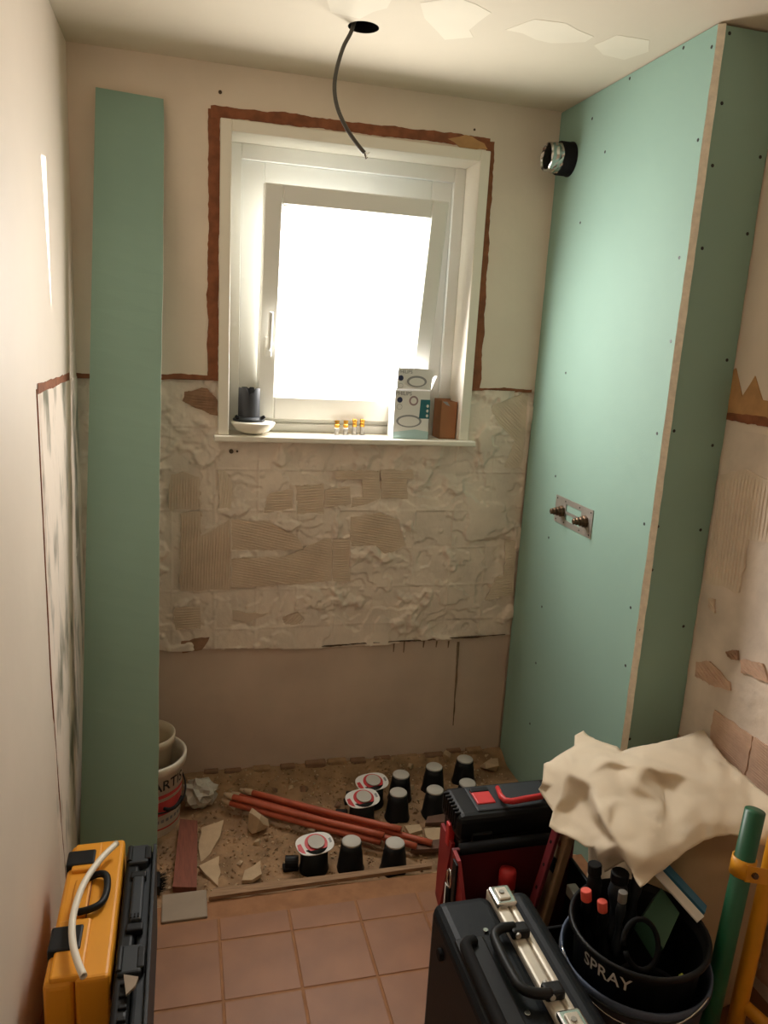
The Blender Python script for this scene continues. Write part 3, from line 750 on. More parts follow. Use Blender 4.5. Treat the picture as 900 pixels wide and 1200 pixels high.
# ------------------------------------------------------------------ rubble corner
# black conical feet with grey pads
def foot(cap, row, lab=False):
    p = PX(*cap, 'z', .062); zb = rz(p.x, p.y)-.004; z1 = .056
    if not lab:
        e_ = empty('conical_foot', (p.x, p.y, zb), 'black conical foot with round grey pad in the row '+row, 'adjustable foot', 'conical feet '+row)
        hh = z1-zb
        lathe('cone_body', [(0, 0), (.046, 0), (.046, .007), (.043, .012), (.036, hh*.74), (.034, hh*.78), (.033, hh), (0, hh)], M_black, e_, (p.x, p.y, zb), seg=24)
        lathe('pad', [(0, hh), (.031, hh), (.031, hh+.005), (.029, hh+.007), (0, hh+.007)], M_cap, e_, (p.x, p.y, zb), seg=24)
    else:
        e_ = empty('labelled_foot', (p.x, p.y, zb), 'black foot with a white and red label collar in the row '+row, 'adjustable foot')
        hh = z1-zb-.008
        lathe('cone_body', [(0, 0), (.048, 0), (.048, .01), (.045, .02), (.042, hh), (0, hh)], M_black, e_, (p.x, p.y, zb), seg=24)
        R = Matrix.Translation((p.x, p.y, zb+hh)) @ Matrix.Rotation(math.radians(10), 4, 'Z') @ Matrix.Rotation(math.radians(12), 4, 'X')
        o = []
        for k in range(40):
            a = 2*math.pi*k/40; cx_ = math.cos(a); o.append((.062*math.copysign(abs(cx_)**.8, cx_), .043*math.copysign(abs(math.sin(a))**.75, math.sin(a))))
        prism('label_card', [R @ Vector((x, y, .004)) for x, y in o], R.to_3x3() @ Vector((0, 0, 1)), .003, M_card, e_)
        def disc(nm, r, z, m, cx_=.004):
            prism(nm, [R @ Vector((cx_+r*math.cos(2*math.pi*k/28), r*math.sin(2*math.pi*k/28), z)) for k in range(28)], R.to_3x3() @ Vector((0, 0, 1)), .0035, m, e_)
        disc('printed_ring', .037, .0055, M_red); disc('pad', .027, .012, M_cap)
        prism('printed_flash', [R @ Vector(v) for v in ((-.059, -.013, .0045), (-.050, -.026, .0045), (-.040, -.032, .0045), (-.045, .010, .0045), (-.057, .008, .0045))], R.to_3x3() @ Vector((0, 0, 1)), .0005, M_red, e_)
        prism('printed_code', [R @ Vector(v) for v in ((.048, -.010, .0045), (.056, -.008, .0045), (.056, .010, .0045), (.048, .008, .0045))], R.to_3x3() @ Vector((0, 0, 1)), .0005, M_prgrey, e_)
        rod('side_knob', (p.x-.050, p.y+.005, zb+.03), (p.x-.092, p.y+.012, zb+.03), .020, M_black, e_)
        box('link_arm', (p.x-.10, p.y-.008, zb+.006), (p.x-.05, p.y+.02, zb+.02), M_black, e_, bev=.003)
for row, cones, labd in (('along the back wall', ((470, 907), (509, 898), (545, 889)), (436, 913)), ('beside the red pipes', ((467, 928), (510, 925), (548, 917)), (425, 932)), ('behind the threshold board', ((412, 985), (463, 987)), (369, 985))):
    for c in cones: foot(c, row)
    foot(labd, row, True)
# flat dark strips between the feet
for (u0, v0), (u1, v1), lab in (((499, 970), (530, 966), 'brown offcut strip lying behind the front row of black feet'), ((482, 1002), (526, 997), 'brown offcut strip lying behind the wooden threshold board')):
    a = PX(u0, v0, 'z', -.02); b = PX(u1, v1, 'z', -.02); dv = Vector((0, .05, 0)); 
    prism('offcut_strip', [a+dv*.2+Vector((.0, 0, .012)), b+Vector((0, 0, .012)), b+dv+Vector((0, 0, .012)), a+dv*.9+Vector((.02, 0, .012))], (0, 0, 1), .014, mat('brown_strip', s(112, 82, 66), .7, .2, 12), label=lab, cat='offcut')
# copper-coloured pipes
for k, ((u0, v0), (u1, v1), z0) in enumerate((((291, 929), (506, 988), .004), ((281, 933), (488, 992), .005), ((273, 934), (450, 979), .0265), ((270, 941), (446, 987), .004), ((296, 929), (470, 972), .0265))):
    a = PX(u0, v0, 'z', z0); b = PX(u1, v1, 'z', z0)
    pi = empty('copper_pipe', ((a.x+b.x)/2, (a.y+b.y)/2, z0-.01), 'long red copper pipe in the bundle across the rubble', 'pipe', 'bundle of red pipes')
    mid = a.lerp(b, .5)+Vector((0, 0, -.003)); P = spline([a, mid, b], 6)
    tube('pipe', P, .0105, M_copper, pi, seg=12)
    tube('crushed_end', [a, a+(a-b).normalized()*.018, a+(a-b).normalized()*.035+Vector((0, 0, .004))], [.0112, .011, .006], M_plast, pi, seg=8)
# stones and plaster shards
p = PX(303, 962, 'z', -.03); chunk('stone', (p.x-.012, p.y-.045, .004), .046, M_plast, sq=(1, .9, .95), seed=4, n=16, label='large angular beige stone beside the red pipes', cat='stone')
def shard(px, z, th, label, tilt=0, m=M_plast, group=None):
    P = [PX(u, v, 'z', z) for u, v in px]; c = sum(P, Vector())/len(P)
    out = rough_outline([(q.x, q.y) for q in P], .025, .003)
    pts = [Vector((a, b, z+(b-c.y)*tilt+.012)) for a, b in out]
    prism('plaster_shard', pts, (0, 0, 1), th, m, label=label, cat='plaster shard', group=group)
shard([(236, 978), (262, 970), (258, 985), (247, 1000), (236, 1008), (233, 995)], -.03, .012, 'tall jagged plaster shard beside the reddish plank', .25)
shard([(232, 1020), (256, 1010), (258, 1025), (255, 1038)], -.03, .010, 'triangular plaster shard near the grey slab', .2)
shard([(287, 1025), (305, 1015), (306, 1028), (296, 1034), (284, 1034)], -.03, .012, 'small split plaster shard behind the wooden threshold board', .15)
shard([(496, 975), (528, 973), (528, 985), (508, 990), (498, 984)], -.03, .016, 'flat pale plaster shard by the ends of the red pipes', .1)
shard([(474, 972), (492, 970), (494, 976), (480, 980)], -.03, .012, 'flat pale plaster shard near the middle row of black feet', .1)
p = PX(523, 892, 'z', -.02); chunk('stone', (p.x, p.y, .0), .03, M_plast, sq=(.7, .6, 1.1), seed=9, label='small pale stone between the two rearmost black feet', cat='stone')
# right-hand heap of dust behind the toolbox
chunk('stone', (1.53, -.10, -.015), .05, M_plast, sq=(1.2, .9, .5), seed=31, label='low beige lump of plaster at the foot of the green boxing', cat='stone')
# planks
pa = [PX(246, 1056, 'z', .0), PX(505, 1019, 'z', .0)]
prism('threshold_board', [(.405, -.702, .014), (1.10, -.684, .012), (1.108, -.664, .010), (.82, -.664, .010), (.55, -.662, .010), (.42, -.660, .011)], (0, 0, 1), .012, M_wood, label='weathered dusty wooden board along the edge of the tiles', cat='board')
prism('red_plank', [(.302, -.62, .0), (.372, -.635, .0), (.380, -.31, .004), (.322, -.29, .004)], (0, 0, 1), .02, M_redwood, label='reddish plank lying from the white bucket to the grey slab', cat='plank')
box('grey_slab', (.272, -.768, -.008), (.400, -.655, .006), M_slab, bev=.004, label='pale grey slab offcut at the end of the wooden threshold board', cat='slab')
# crumpled film beside the bucket
def crumple(name, c, r, m, seed, sq, label, cat, n=3, soft=0):
    bm = bmesh.new(); bmesh.ops.create_icosphere(bm, subdivisions=n, radius=1.0); rr = random.Random(seed)
    for v in bm.verts:
        f = .75+.5*rr.random(); v.co = Vector((v.co.x*sq[0], v.co.y*sq[1], v.co.z*sq[2]))*r*f+Vector(c)
    for _ in range(soft): bmesh.ops.smooth_vert(bm, verts=bm.verts, factor=.6, use_axis_x=True, use_axis_y=True, use_axis_z=True)
    return mkbm(name, bm, m, smooth=soft > 0, label=label, cat=cat)
pf = PX(232, 940, 'z', -.02)
crumple('plastic_film', (pf.x+.005, pf.y, .016), .055, M_film, 3, (1.1, .8, .9), 'crumpled piece of clear grey film beside the white bucket', 'plastic film')
# black brush head
br = empty('brush', (.285, -.585, -.03), 'black bristle brush lying between the black case and the reddish plank', 'brush')
box('brush_block', (.240, -.615, -.03), (.265, -.545, .004), M_black, br, bev=.005)
V, F = [], []
for k in range(90):
    x, y, z = rng.uniform(.260, .265), rng.uniform(-.612, -.548), rng.uniform(-.024, .0)
    e2 = Vector((x+.020+rng.uniform(0, .010), y+rng.uniform(-.012, .012), z+rng.uniform(-.004, .024))); i = len(V)
    V += [(x, y-.001, z), (x, y+.001, z), (x, y, z+.0015), e2]; F += [(i, i+1, i+3), (i+1, i+2, i+3), (i+2, i, i+3)]
mk('bristles', V, F, M_blackr, br)

from mathutils.bvhtree import BVHTree
BV, BF = [], []
for o in COL.objects:
    q = o
    while q.parent: q = q.parent
    if o.type != 'MESH' or q.get('kind') == 'structure': continue
    org = WLOC[o.name]
    if org.z > .06 or org.y < -.8: continue
    n0 = len(BV); BV += [v.co+org for v in o.data.vertices]; BF += [tuple(n0+i for i in p.vertices) for p in o.data.polygons]
BT = BVHTree.FromPolygons(BV, BF); TAKEN = []
def spot(x0, x1, y0, y1, r0, r1):
    for _ in range(400):
        x, y, r = rng.uniform(x0, x1), rng.uniform(y0, y1), rng.uniform(r0, r1)
        if math.hypot(x-bc.x, y-bc.y) < .145: continue
        if BT.find_nearest(Vector((x, y, rz(x, y)+r*.3)), r*1.15+.001)[0] is not None: continue
        if any(math.hypot(x-a, y-b) < r+c+.002 for a, b, c in TAKEN): continue
        if r >= .010: TAKEN.append((x, y, r*1.1))
        return x, y, r
    return x, y, r
for k in range(16):
    x, y, r = spot(.45, 1.5, -.6, -.05, .010, .020)
    chunk('rubble_stone', (x, y, rz(x, y)+r*.35), r, M_plast if k % 3 else M_brickr, seed=50+k, n=10, label='small chip of broken plaster lying in the rubble', cat='stone', group='plaster chips in the rubble')
bm = bmesh.new()
for k in range(2600):
    x, y, r = spot(.02, 1.58, -.65, -.01, .002, .0075)
    t = bmesh.new()
    for i in range(7):
        d_ = Vector((rng.gauss(0, 1), rng.gauss(0, 1), rng.gauss(0, 1))).normalized()*r; t.verts.new(Vector((x, y, rz(x, y)+r*.3))+d_)
    bmesh.ops.convex_hull(t, input=t.verts)
    for f in t.faces: f.material_index = k % 5 < 2
    join(bm, t)
mkbm('rubble_grit', bm, [M_dirt, M_plast], label='loose grit and plaster crumbs scattered over the stripped floor', cat='rubble', kind='stuff')

# ------------------------------------------------------------------ yellow case
yx0, yx1, yy0, yy1, yz = .050, .184, -1.252, -.788, .30
yc_ = empty('yellow_tool_case', ((yx0+yx1)/2, (yy0+yy1)/2, 0), 'yellow plastic tool case standing on edge with black latches and handle', 'tool case')
xm = .112
box('case_half', (yx0, yy0, 0), (xm-.001, yy1, yz-.004), M_yellow, yc_, bev=.014, seg=3)
box('case_half', (xm+.001, yy0, 0), (yx1, yy1, yz), M_yellow, yc_, bev=.010, seg=3)
for y0, y1 in ((-.905, -.800), (-1.245, -1.075)): box('raised_rib', (yx0+.012, y0, yz-.012), (xm+.018, y1, yz+.006), M_yellow, yc_, bev=.006)
for y0, y1 in ((-.888, -.832), (-1.172, -1.098)):
    box('latch', (yx0-.002, y0, yz-.05), (xm+.004, y1, yz+.010), M_black, yc_, bev=.005)
box('handle_mount', (.078, -1.062, yz-.01), (.116, -.936, yz+.005), M_yellow, yc_, bev=.005)
tube('handle', spline([(.100, -.945, yz+.006), (.132, -.940, yz+.014), (.150, -.952, yz+.016), (.156, -.985, yz+.016), (.155, -1.022, yz+.016), (.147, -1.048, yz+.016), (.126, -1.060, yz+.014), (.098, -1.056, yz+.006)], 5), .0085, M_black, yc_, seg=10)
box('corner_foot', (xm, yy0-.004, .01), (yx1-.01, yy0+.04, .045), M_black, yc_, bev=.006)
box('back_strap', (.115, yy0+.01, yz-.02), (.1175, yy1-.01, yz+.0015), M_brown, yc_)
P = [PX(u, v, 'z', yz+.0335) for u, v in ((137, 988), (117, 1008), (98, 1036), (86, 1072), (85, 1102), (91, 1127), (98, 1144))]
wp = empty('white_pipe', P[3], 'bent white plastic pipe lying on the yellow tool case', 'pipe')
SP = spline(P, 6); V, F = tube('', SP, .0078, None, seg=14, cap=False, bm_only=True); n0 = len(V)
V2, F2 = tube('', SP, .006, None, seg=14, cap=False, bm_only=True)
F = F+[tuple(reversed([i+n0 for i in f])) for f in F2]; m_ = len(SP)
for e0 in (0, m_-1):
    for k in range(14): F.append((e0*14+k, e0*14+(k+1) % 14, n0+e0*14+(k+1) % 14, n0+e0*14+k))
mk('pipe_wall', V+V2, F, M_pvc, wp, True)

# ------------------------------------------------------------------ black case next to it
kx0, kx1, ky0, ky1, kz = .190, .262, -1.46, -.812, .285
kc = empty('black_tool_case', ((kx0+kx1)/2, (ky0+ky1)/2, 0), 'black tool case standing on edge beside the yellow case', 'tool case')
box('case_half', (kx0, ky0, 0), (.226, ky1, kz), M_black, kc, bev=.010, seg=3)
box('case_half', (.228, ky0, 0), (kx1, ky1, kz-.012), M_dkgrey, kc, bev=.010, seg=3)
box('rim_plate', (kx1-.006, ky0+.01, .01), (kx1+.002, ky1+.006, kz+.002), M_dkgrey, kc, bev=.002)
for y0, y1 in ((-.885, -.815), (-1.245, -1.165)):
    l_ = box('latch', (.196, y0, kz-.03), (.246, y1, kz+.010), M_dkgrey, kc, bev=.005)
    rod('hinge_pin', (.200, y0+.006, kz+.008), (.200, y1-.006, kz+.008), .007, M_black, l_)
    box('latch_lip', (.236, y0+.01, kz-.01), (.252, y1-.01, kz+.012), M_black, l_, bev=.003)
box('handle_grip', (.212, -1.095, kz-.002), (.240, -.945, kz+.016), M_dkgrey, kc, bev=.006)
for y in (-.93, -1.11): box('handle_lug', (.206, y-.012, kz-.01), (.244, y+.012, kz+.010), M_black, kc, bev=.004)
for k in range(3): box('grip_slot', (.214+.008*k, -1.090, kz+.0155), (.218+.008*k, -1.078, kz+.0175), M_blackr, kc)
for k in range(6): box('stiffening_rib', (.205, -1.42+.03*k, kz-.006), (.222, -1.41+.03*k, kz+.006), M_black, kc, bev=.002)
q_ = PX(153, 1158, 'z', kz+.008)
shard([(146, 1148), (164, 1149), (160, 1160), (147, 1170)], kz+.008, .006, 'greyish plaster flake lying on the black tool case', 0, M_slab)

# ------------------------------------------------------------------ big dark suitcase with aluminium band
z_ = .40; sx0, sx1, sy0, sy1 = .882, 1.122, -1.76, -1.268
su = empty('hard_suitcase', ((sx0+sx1)/2, (sy0+sy1)/2, 0), 'dark blue black hard suitcase standing upright with an aluminium band', 'suitcase')
band = [PX(578, 1036, 'z', z_), PX(680, 1200, 'z', z_)]
bx0 = 1.022
box('shell', (sx0, sy0, .02), (bx0+.004, sy1, z_-.004), M_suit, su, bev=.028, seg=4, smooth=False)
box('shell', (bx0+.040, sy0, .02), (sx1, sy1, z_-.004), M_suit, su, bev=.028, seg=4)
for xa_, xb_ in ((bx0-.004, bx0+.025), (bx0+.027, bx0+.044)):
    bm = bmesh.new(); bbox(bm, (xa_, sy0-.003, .018), (xb_, sy1+.003, z_+.003), .006, 2); mkbm('aluminium_band', bm, M_alu, su)
for y0 in (-1.335, -1.68):
    lt = box('latch', (bx0-.004, y0, z_), (bx0+.046, y0+.062, z_+.014), M_chrome, su, bev=.005)
    box('latch_plate', (bx0+.006, y0+.012, z_+.012), (bx0+.034, y0+.05, z_+.019), M_alu, lt, bev=.003)
    rod('key_barrel', (bx0+.018, y0+.032, z_+.018), (bx0+.018, y0+.032, z_+.022), .006, M_steel, lt)
for y in (-1.412, -1.418-.155):
    lg = box('handle_lug', (bx0-.008, y-.016, z_), (bx0+.034, y+.016, z_+.022), M_black, su, bev=.006)
    rod('lug_pin', (bx0+.004, y-.02, z_+.014), (bx0+.004, y+.02, z_+.014), .006, M_steel, lg)
tube('carry_handle', spline([(bx0+.004, -1.405, z_+.016), (bx0-.026, -1.408, z_+.020), (bx0-.050, -1.425, z_+.022), (bx0-.056, -1.46, z_+.022), (bx0-.056, -1.53, z_+.022), (bx0-.050, -1.565, z_+.022), (bx0-.026, -1.58, z_+.020), (bx0+.004, -1.582, z_+.016)], 5), .0105, M_black, su, seg=10)
box('handle_recess', (sx0+.012, -1.70, z_-.012), (sx0+.078, -1.395, z_-.001), M_black, su, bev=.006)
tube('pull_handle', spline([(sx0+.05, -1.41, z_+.0), (sx0+.028, -1.425, z_+.008), (sx0+.022, -1.46, z_+.010), (sx0+.022, -1.63, z_+.010), (sx0+.028, -1.665, z_+.008), (sx0+.05, -1.68, z_+.0)], 5), .013, M_blackr, su, seg=10)
for y in (-1.385, -1.60):
    rod('rivet', (sx0+.088, y, z_-.006), (sx0+.088, y, z_+.001), .006, M_chrome, su, seg=10)
for y in (-1.36, -1.62):
    rod('side_stud', (sx0+.004, y, z_-.07), (sx0-.008, y, z_-.07), .013, M_blackr, su, seg=14)
for x in (sx0+.03, sx1-.03):
    for y in (sy0+.04, sy1-.04): box('foot', (x-.018, y-.018, 0), (x+.018, y+.018, .026), M_blackr, su, bev=.005)

# ------------------------------------------------------------------ black and red toolbox
tx0, tx1, ty0, ty1, tz = 1.058, 1.405, -.975, -.822, .385
tb_ = empty('red_latched_toolbox', ((tx0+tx1)/2, (ty0+ty1)/2, 0), 'black toolbox with red latches and red lid handle beside the green boxing', 'toolbox')
box('box_body', (tx0+.012, ty0+.008, 0), (tx1-.01, ty1-.006, tz-.075), M_black, tb_, bev=.012, seg=3)
box('lid', (tx0, ty0, tz-.078), (tx1, ty1, tz), M_black, tb_, bev=.020, seg=3)
box('lid_panel', (tx0+.06, ty0+.018, tz-.006), (tx1-.05, ty1-.02, tz+.004), M_dkgrey, tb_, bev=.004)
for k in range(7): box('lid_rib', (tx0-.004, ty0+.022+.016*k, tz-.05), (tx0+.014, ty0+.030+.016*k, tz+.002), M_black, tb_, bev=.003)
lt = box('lid_latch', (tx0+.070, ty0+.045, tz), (tx0+.125, ty0+.115, tz+.008), M_red, tb_, bev=.004)
box('latch_tip', (tx0+.070, ty0+.098, tz+.004), (tx0+.125, ty0+.118, tz+.011), M_black, lt, bev=.003)
hz = tz+.022
tube('lid_handle', [PX(583, 923, 'z', tz+.010), PX(587, 933, 'z', hz), PX(592, 938, 'z', hz), PX(600, 939, 'z', hz), PX(634, 933, 'z', hz), PX(643, 926, 'z', tz+.008)], [.007, .008, .009, .009, .009, .007], M_red, tb_, seg=8)
box('end_latch', (tx0-.008, ty0+.05, tz-.125), (tx0+.012, ty0+.075, tz-.055), M_red, tb_, bev=.004)
prism('end_brace', [(tx0-.004, ty0+.03, tz-.10), (tx0-.004, ty0+.125, tz-.10), (tx0-.004, ty0+.125, .05), (tx0-.004, ty0+.085, .03)], (-1, 0, 0), .010, mat('deep_red_plastic', s(150, 40, 44), .5), tb_)
box('front_clasp', (tx0+.04, ty0-.008, tz-.12), (tx0+.10, ty0+.004, tz-.05), M_black, tb_, bev=.004)

# open tote in front of it
ox0, ox1, oy0, oy1, oz = 1.035, 1.40, -1.20, -.992, .30
to = empty('open_tool_tote', ((ox0+ox1)/2, (oy0+oy1)/2, 0), 'open dark red and black tool tote with a carabiner in front of toolbox', 'tool tote')
bm = bmesh.new()
bbox(bm, (ox0, oy0, 0), (ox1, oy1, .012)); bbox(bm, (ox0, oy0, .0), (ox1, oy0+.010, .20), .003); bbox(bm, (ox1-.010, oy0, 0), (ox1, oy1, .24), .003)
mkbm('tote_tray', bm, M_black, to)
box('back_panel', (ox0, oy1-.012, 0), (ox1, oy1, oz+.01), M_dkred, to, bev=.003)
tube('roll_edge', [(ox0+.02, oy1-.014, oz+.012), (ox0+.2, oy1-.014, oz+.014), (ox1-.02, oy1-.014, oz+.012)], .016, M_blackr, to, seg=10)
prism('end_panel', [(ox0, oy1-.012, oz+.01), (ox0, oy1-.05, oz+.005), (ox0, oy0+.05, .15), (ox0, oy0, .10), (ox0, oy0, .004), (ox0, oy1-.012, .004)], (-1, 0, 0), .010, MATS['deep_red_plastic'], to)
box('webbing_loop', (ox0-.006, oy1-.06, .10), (ox0, oy1-.03, .30), M_black, to, bev=.002)
box('paper_tag', (ox0-.008, oy1-.025, .11), (ox0-.006, oy1+.005, .20), M_card, to)
cq = Vector((ox0-.019, oy1-.05, .255))
ca_ = empty('carabiner', cq, 'bright steel carabiner hanging on the end of the tool tote', 'carabiner')
tube('snap_ring', [cq+Vector((0, .013*math.sin(2*math.pi*k/20), .026*math.cos(2*math.pi*k/20))) for k in range(21)], .003, M_chrome, ca_, seg=8)
rod('gate', cq+Vector((0, .014, -.016)), cq+Vector((0, .014, .016)), .0034, M_chrome, ca_, seg=8)
tube('strap_end', [cq+Vector((0, 0, -.026)), cq+Vector((0, -.002, -.09))], .008, M_blackr, ca_, seg=8)
# tools in the tote
def bar(name, p0, p1, w_, t_, m, label, cat):
    p0 = Vector(p0); p1 = Vector(p1); d_ = (p1-p0); x, y, dd = frame_axes(d_)
    Mx = Matrix((x, y, dd)).transposed().to_4x4(); Mx.translation = p0
    return Mx, d_.length
# wooden-faced spirit level
Mx, L_ = bar('', (1.25, -1.10, .06), (1.335, -1.06, .365), 0, 0, None, '', '')
lv = empty('spirit_level', (1.25, -1.10, .02), 'brown spirit level with a vial window sticking out of the tote', 'spirit level')
box('level_body', (-.030, -.011, 0), (.030, .011, L_), mat('worn_tan_metal', s(150, 120, 90), .5, .25, 20), lv, bev=.004, M=Mx)
box('vial_window', (-.012, -.0125, L_-.11), (.012, .0125, L_-.07), M_black, lv, bev=.002, M=Mx)
rod('end_hole', Mx @ Vector((0, -.012, L_-.03)), Mx @ Vector((0, .012, L_-.03)), .008, M_brown, lv)
Mx, L_ = bar('', (1.19, -1.12, .03), (1.325, -1.045, .42), 0, 0, None, '', '')
fb = empty('flat_bar', (1.19, -1.12, .02), 'long dark red flat bar leaning out of the tool tote', 'bar')
box('bar_body', (-.016, -.006, 0), (.016, .006, L_), M_dkred, fb, bev=.003, M=Mx)
for k in range(3): rod('bar_hole', Mx @ Vector((0, -.007, L_*(.5+.15*k))), Mx @ Vector((0, .007, L_*(.5+.15*k))), .005, M_blackr, fb, seg=8)
Mx, L_ = bar('', (1.16, -1.09, .02), (1.19, -1.03, .27), 0, 0, None, '', '')
sp_ = empty('sealant_tube', (1.16, -1.09, .012), 'white sealant tube with a red cap in the tool tote', 'sealant tube')
lathe('tube_body', [(0, 0), (.022, 0), (.022, .19), (.016, .20), (.0, .20)], M_prwht, sp_, Mx @ Vector((0, 0, 0)), Mx.to_3x3() @ Vector((0, 0, 1)), seg=18)
lathe('cap', [(0, .195), (.024, .195), (.024, .235), (.02, .245), (0, .245)], M_red, sp_, Mx @ Vector((0, 0, 0)), Mx.to_3x3() @ Vector((0, 0, 1)), seg=14)
Mx, L_ = bar('', (1.335, -1.165, .016), (1.337, -1.160, .25), 0, 0, None, '', '')
hd = empty('hammer', (1.335, -1.165, .012), 'black hammer with steel head standing in the tool tote', 'hammer')
rod('shaft', Mx @ Vector((0, 0, 0)), Mx @ Vector((0, 0, L_)), .012, M_blackr, hd); box('head', (-.05, -.014, L_-.03), (.05, .014, L_), M_steel, hd, bev=.004, M=Mx)

# ------------------------------------------------------------------ spray bucket in blue-grey bucket
sc = Vector((1.318, -1.432, 0)); sh = .40; r0, r1 = .118, .150
ob = empty('blue_grey_bucket', sc, 'blue grey builders bucket holding the black bucket of tools', 'bucket')
lathe('bucket_body', [(0, 0), (.130, 0), (.158, .298), (.164, .298), (.165, .322), (.160, .324), (.154, .298), (.126, .006), (0, .006)], M_blubkt, ob, sc, seg=44)
lathe('rim_groove', [(.1600, .303), (.1665, .303), (.1665, .308), (.1600, .308)], M_dkgrey, ob, sc, seg=44)
sb = empty('black_tool_bucket', sc+Vector((0, 0, .008)), 'black bucket with white lettering crammed with tools and cables', 'bucket')
lathe('bucket_body', [(0, .01), (.112, .01), (.140, sh-.016), (r1, sh-.016), (r1+.003, sh-.013), (r1+.003, sh-.004), (r1-.001, sh), (r1-.007, sh-.004), (.135, sh-.06), (.108, .016), (0, .016)], M_black, sb, sc, seg=44)
def fns(c):
    a = math.radians(-150)+c.x/.145; z = .342+c.y; r = .112+(.140-.112)*(z+.012-.01)/(sh-.026)+.0022
    return (sc.x+r*math.cos(a), sc.y+r*math.sin(a), z+.012)
text('printed_lettering', 'SPRAY', .042, M_prwht, sb, fns)
tube('bail_wire', [(sc.x+0.171*math.cos(math.radians(a)), sc.y+0.171*math.sin(math.radians(a)), .345-.055*math.sin(math.radians((a+190)/130*180))) for k, a in enumerate(range(-190, -59, 6))], .0022, M_chrome, sb, seg=6)
tube('bail_grip', [(sc.x+.176*math.cos(math.radians(a)), sc.y+.176*math.sin(math.radians(a)), .338-.012*k) for k, a in enumerate(range(-186, -160, 6))], .009, M_prgrey, sb, seg=10)
# contents, each a thing
def handle_tool(name, p0, p1, r, m, tipm, label, cat):
    e_ = empty(name, p0, label, cat); P = spline([p0, Vector(p0).lerp(Vector(p1), .5)+Vector((.004, .006, 0)), p1], 5); n = len(P)
    tube('grip', P, [r*(.8+.25*math.sin(3*math.pi*i/(n-1)+.4)) for i in range(n)], m, e_, seg=12)
    d_ = (Vector(p1)-Vector(p0)).normalized(); rod('tip', Vector(p1)-d_*.004, Vector(p1)+d_*.022, r*.95, tipm, e_, seg=12)
s1 = PX(687, 1053, 'z', .405); s2 = PX(706, 1066, 'z', .40)
handle_tool('screwdriver', s1+Vector((.012, -.012, -.125)), s1, .013, M_black, M_pink, 'black screwdriver with a salmon handle end tilted against bucket rim', 'screwdriver')
handle_tool('pliers_handle', s2+Vector((.012, -.012, -.12)), s2, .012, M_black, M_pink, 'pliers grip with a salmon end beside the screwdriver', 'pliers')
handle_tool('rubber_handled_tool', (1.272, -1.333, .285), (1.262, -1.322, .455), .017, M_blackr, M_blackr, 'thick black rubber tool handle standing at back of black bucket', 'tool handle')
handle_tool('chisel', (1.300, -1.388, .285), (1.300, -1.385, .425), .011, M_dkgrey, M_steel, 'dark chisel with a steel end cap in the black bucket', 'chisel')
handle_tool('torch', (1.318, -1.342, .285), (1.318, -1.340, .44), .022, M_dkgrey, M_black, 'dark grey torch standing in the black bucket under the sheet', 'torch')
def loop(c, R, nrm, r, turns, label, m=M_blackr):
    x, y, d_ = frame_axes(nrm); P = []
    for k in range(int(26*turns)+1):
        a = 2*math.pi*k/26; rr = R*(1+.08*math.sin(a*1.7)); P.append(Vector(c)+(x*math.cos(a)+y*math.sin(a))*rr+d_*.012*math.sin(a*.63))
    e_ = empty('cable_coil', c, label, 'cable'); tube('cable', P, r, m, e_, seg=8)
loop((1.318, -1.490, .292), .056, (0, 0, 1), .0055, .96, 'black hose lying in a flat ring inside the black tool bucket')
loop((1.308, -1.458, .372), .046, (.25, -.85, .45), .006, .97, 'thick black cable looped upright in the black tool bucket')
handle_tool('trowel', (1.362, -1.345, .30), (1.366, -1.340, .445), .014, M_dkgrey, M_black, 'dark grey trowel grip leaning at the back of the black bucket', 'trowel')
e_ = prism('green_trowel_box', [(1.36, -1.47, .36), (1.43, -1.42, .40), (1.42, -1.36, .42), (1.35, -1.40, .385)], (.1, -.4, .9), .05, M_dkgreen, label='dark green plastic case wedged in the black tool bucket', cat='plastic case')
prism('folded_leaflet', [(1.402, -1.352, .455), (1.424, -1.342, .458), (1.470, -1.452, .412), (1.446, -1.462, .410)], (.2, -.3, .9), .004, M_prwht, label='folded white printed leaflet beside a blue strip under the sheet', cat='leaflet')
prism('blue_strip', [(1.428, -1.335, .462), (1.446, -1.328, .465), (1.490, -1.432, .420), (1.474, -1.448, .416)], (.2, -.3, .9), .010, M_blue, label='blue plastic strip tucked under the canvas sheet', cat='plastic strip')
chunk('lime_wedge', (1.372, -1.528, .336), .013, M_lime, seed=77, n=9, label='small lime plastic wedge inside the black tool bucket rim', cat='wedge')
crumple('black_bag', (1.318, -1.432, .17), .080, mat('black_film', s(24, 25, 27), .7, spec=.25), 12, (1, 1, .62), 'crumpled black bag filling the black tool bucket', 'bag', 3, 1)

# ------------------------------------------------------------------ sack and canvas sheet
bm = bmesh.new(); bmesh.ops.create_cube(bm, size=1.0); bmesh.ops.subdivide_edges(bm, edges=bm.edges[:], cuts=9, use_grid_fill=True)
for v in bm.verts:
    c = v.co; f = 1+.16*math.cos(c.z*math.pi)
    x, y = c.x*f, c.y*f; L2 = max(abs(x), abs(y), 1e-6); k = max(1.0, math.hypot(x, y)/L2); x /= k**.55; y /= k**.55
    n_ = Vector((x, y, c.z)); v.co = Vector((1.625+x*.30+.012*math.sin(9*c.z+7*y), -1.14+y*.42+.012*math.sin(8*c.z+5*x), .235+c.z*.47*(1-.25*(x*x+y*y))))
mkbm('builders_sack', bm, M_sack, smooth=True, label='full beige sack standing under the canvas sheet by the right wall', cat='sack')

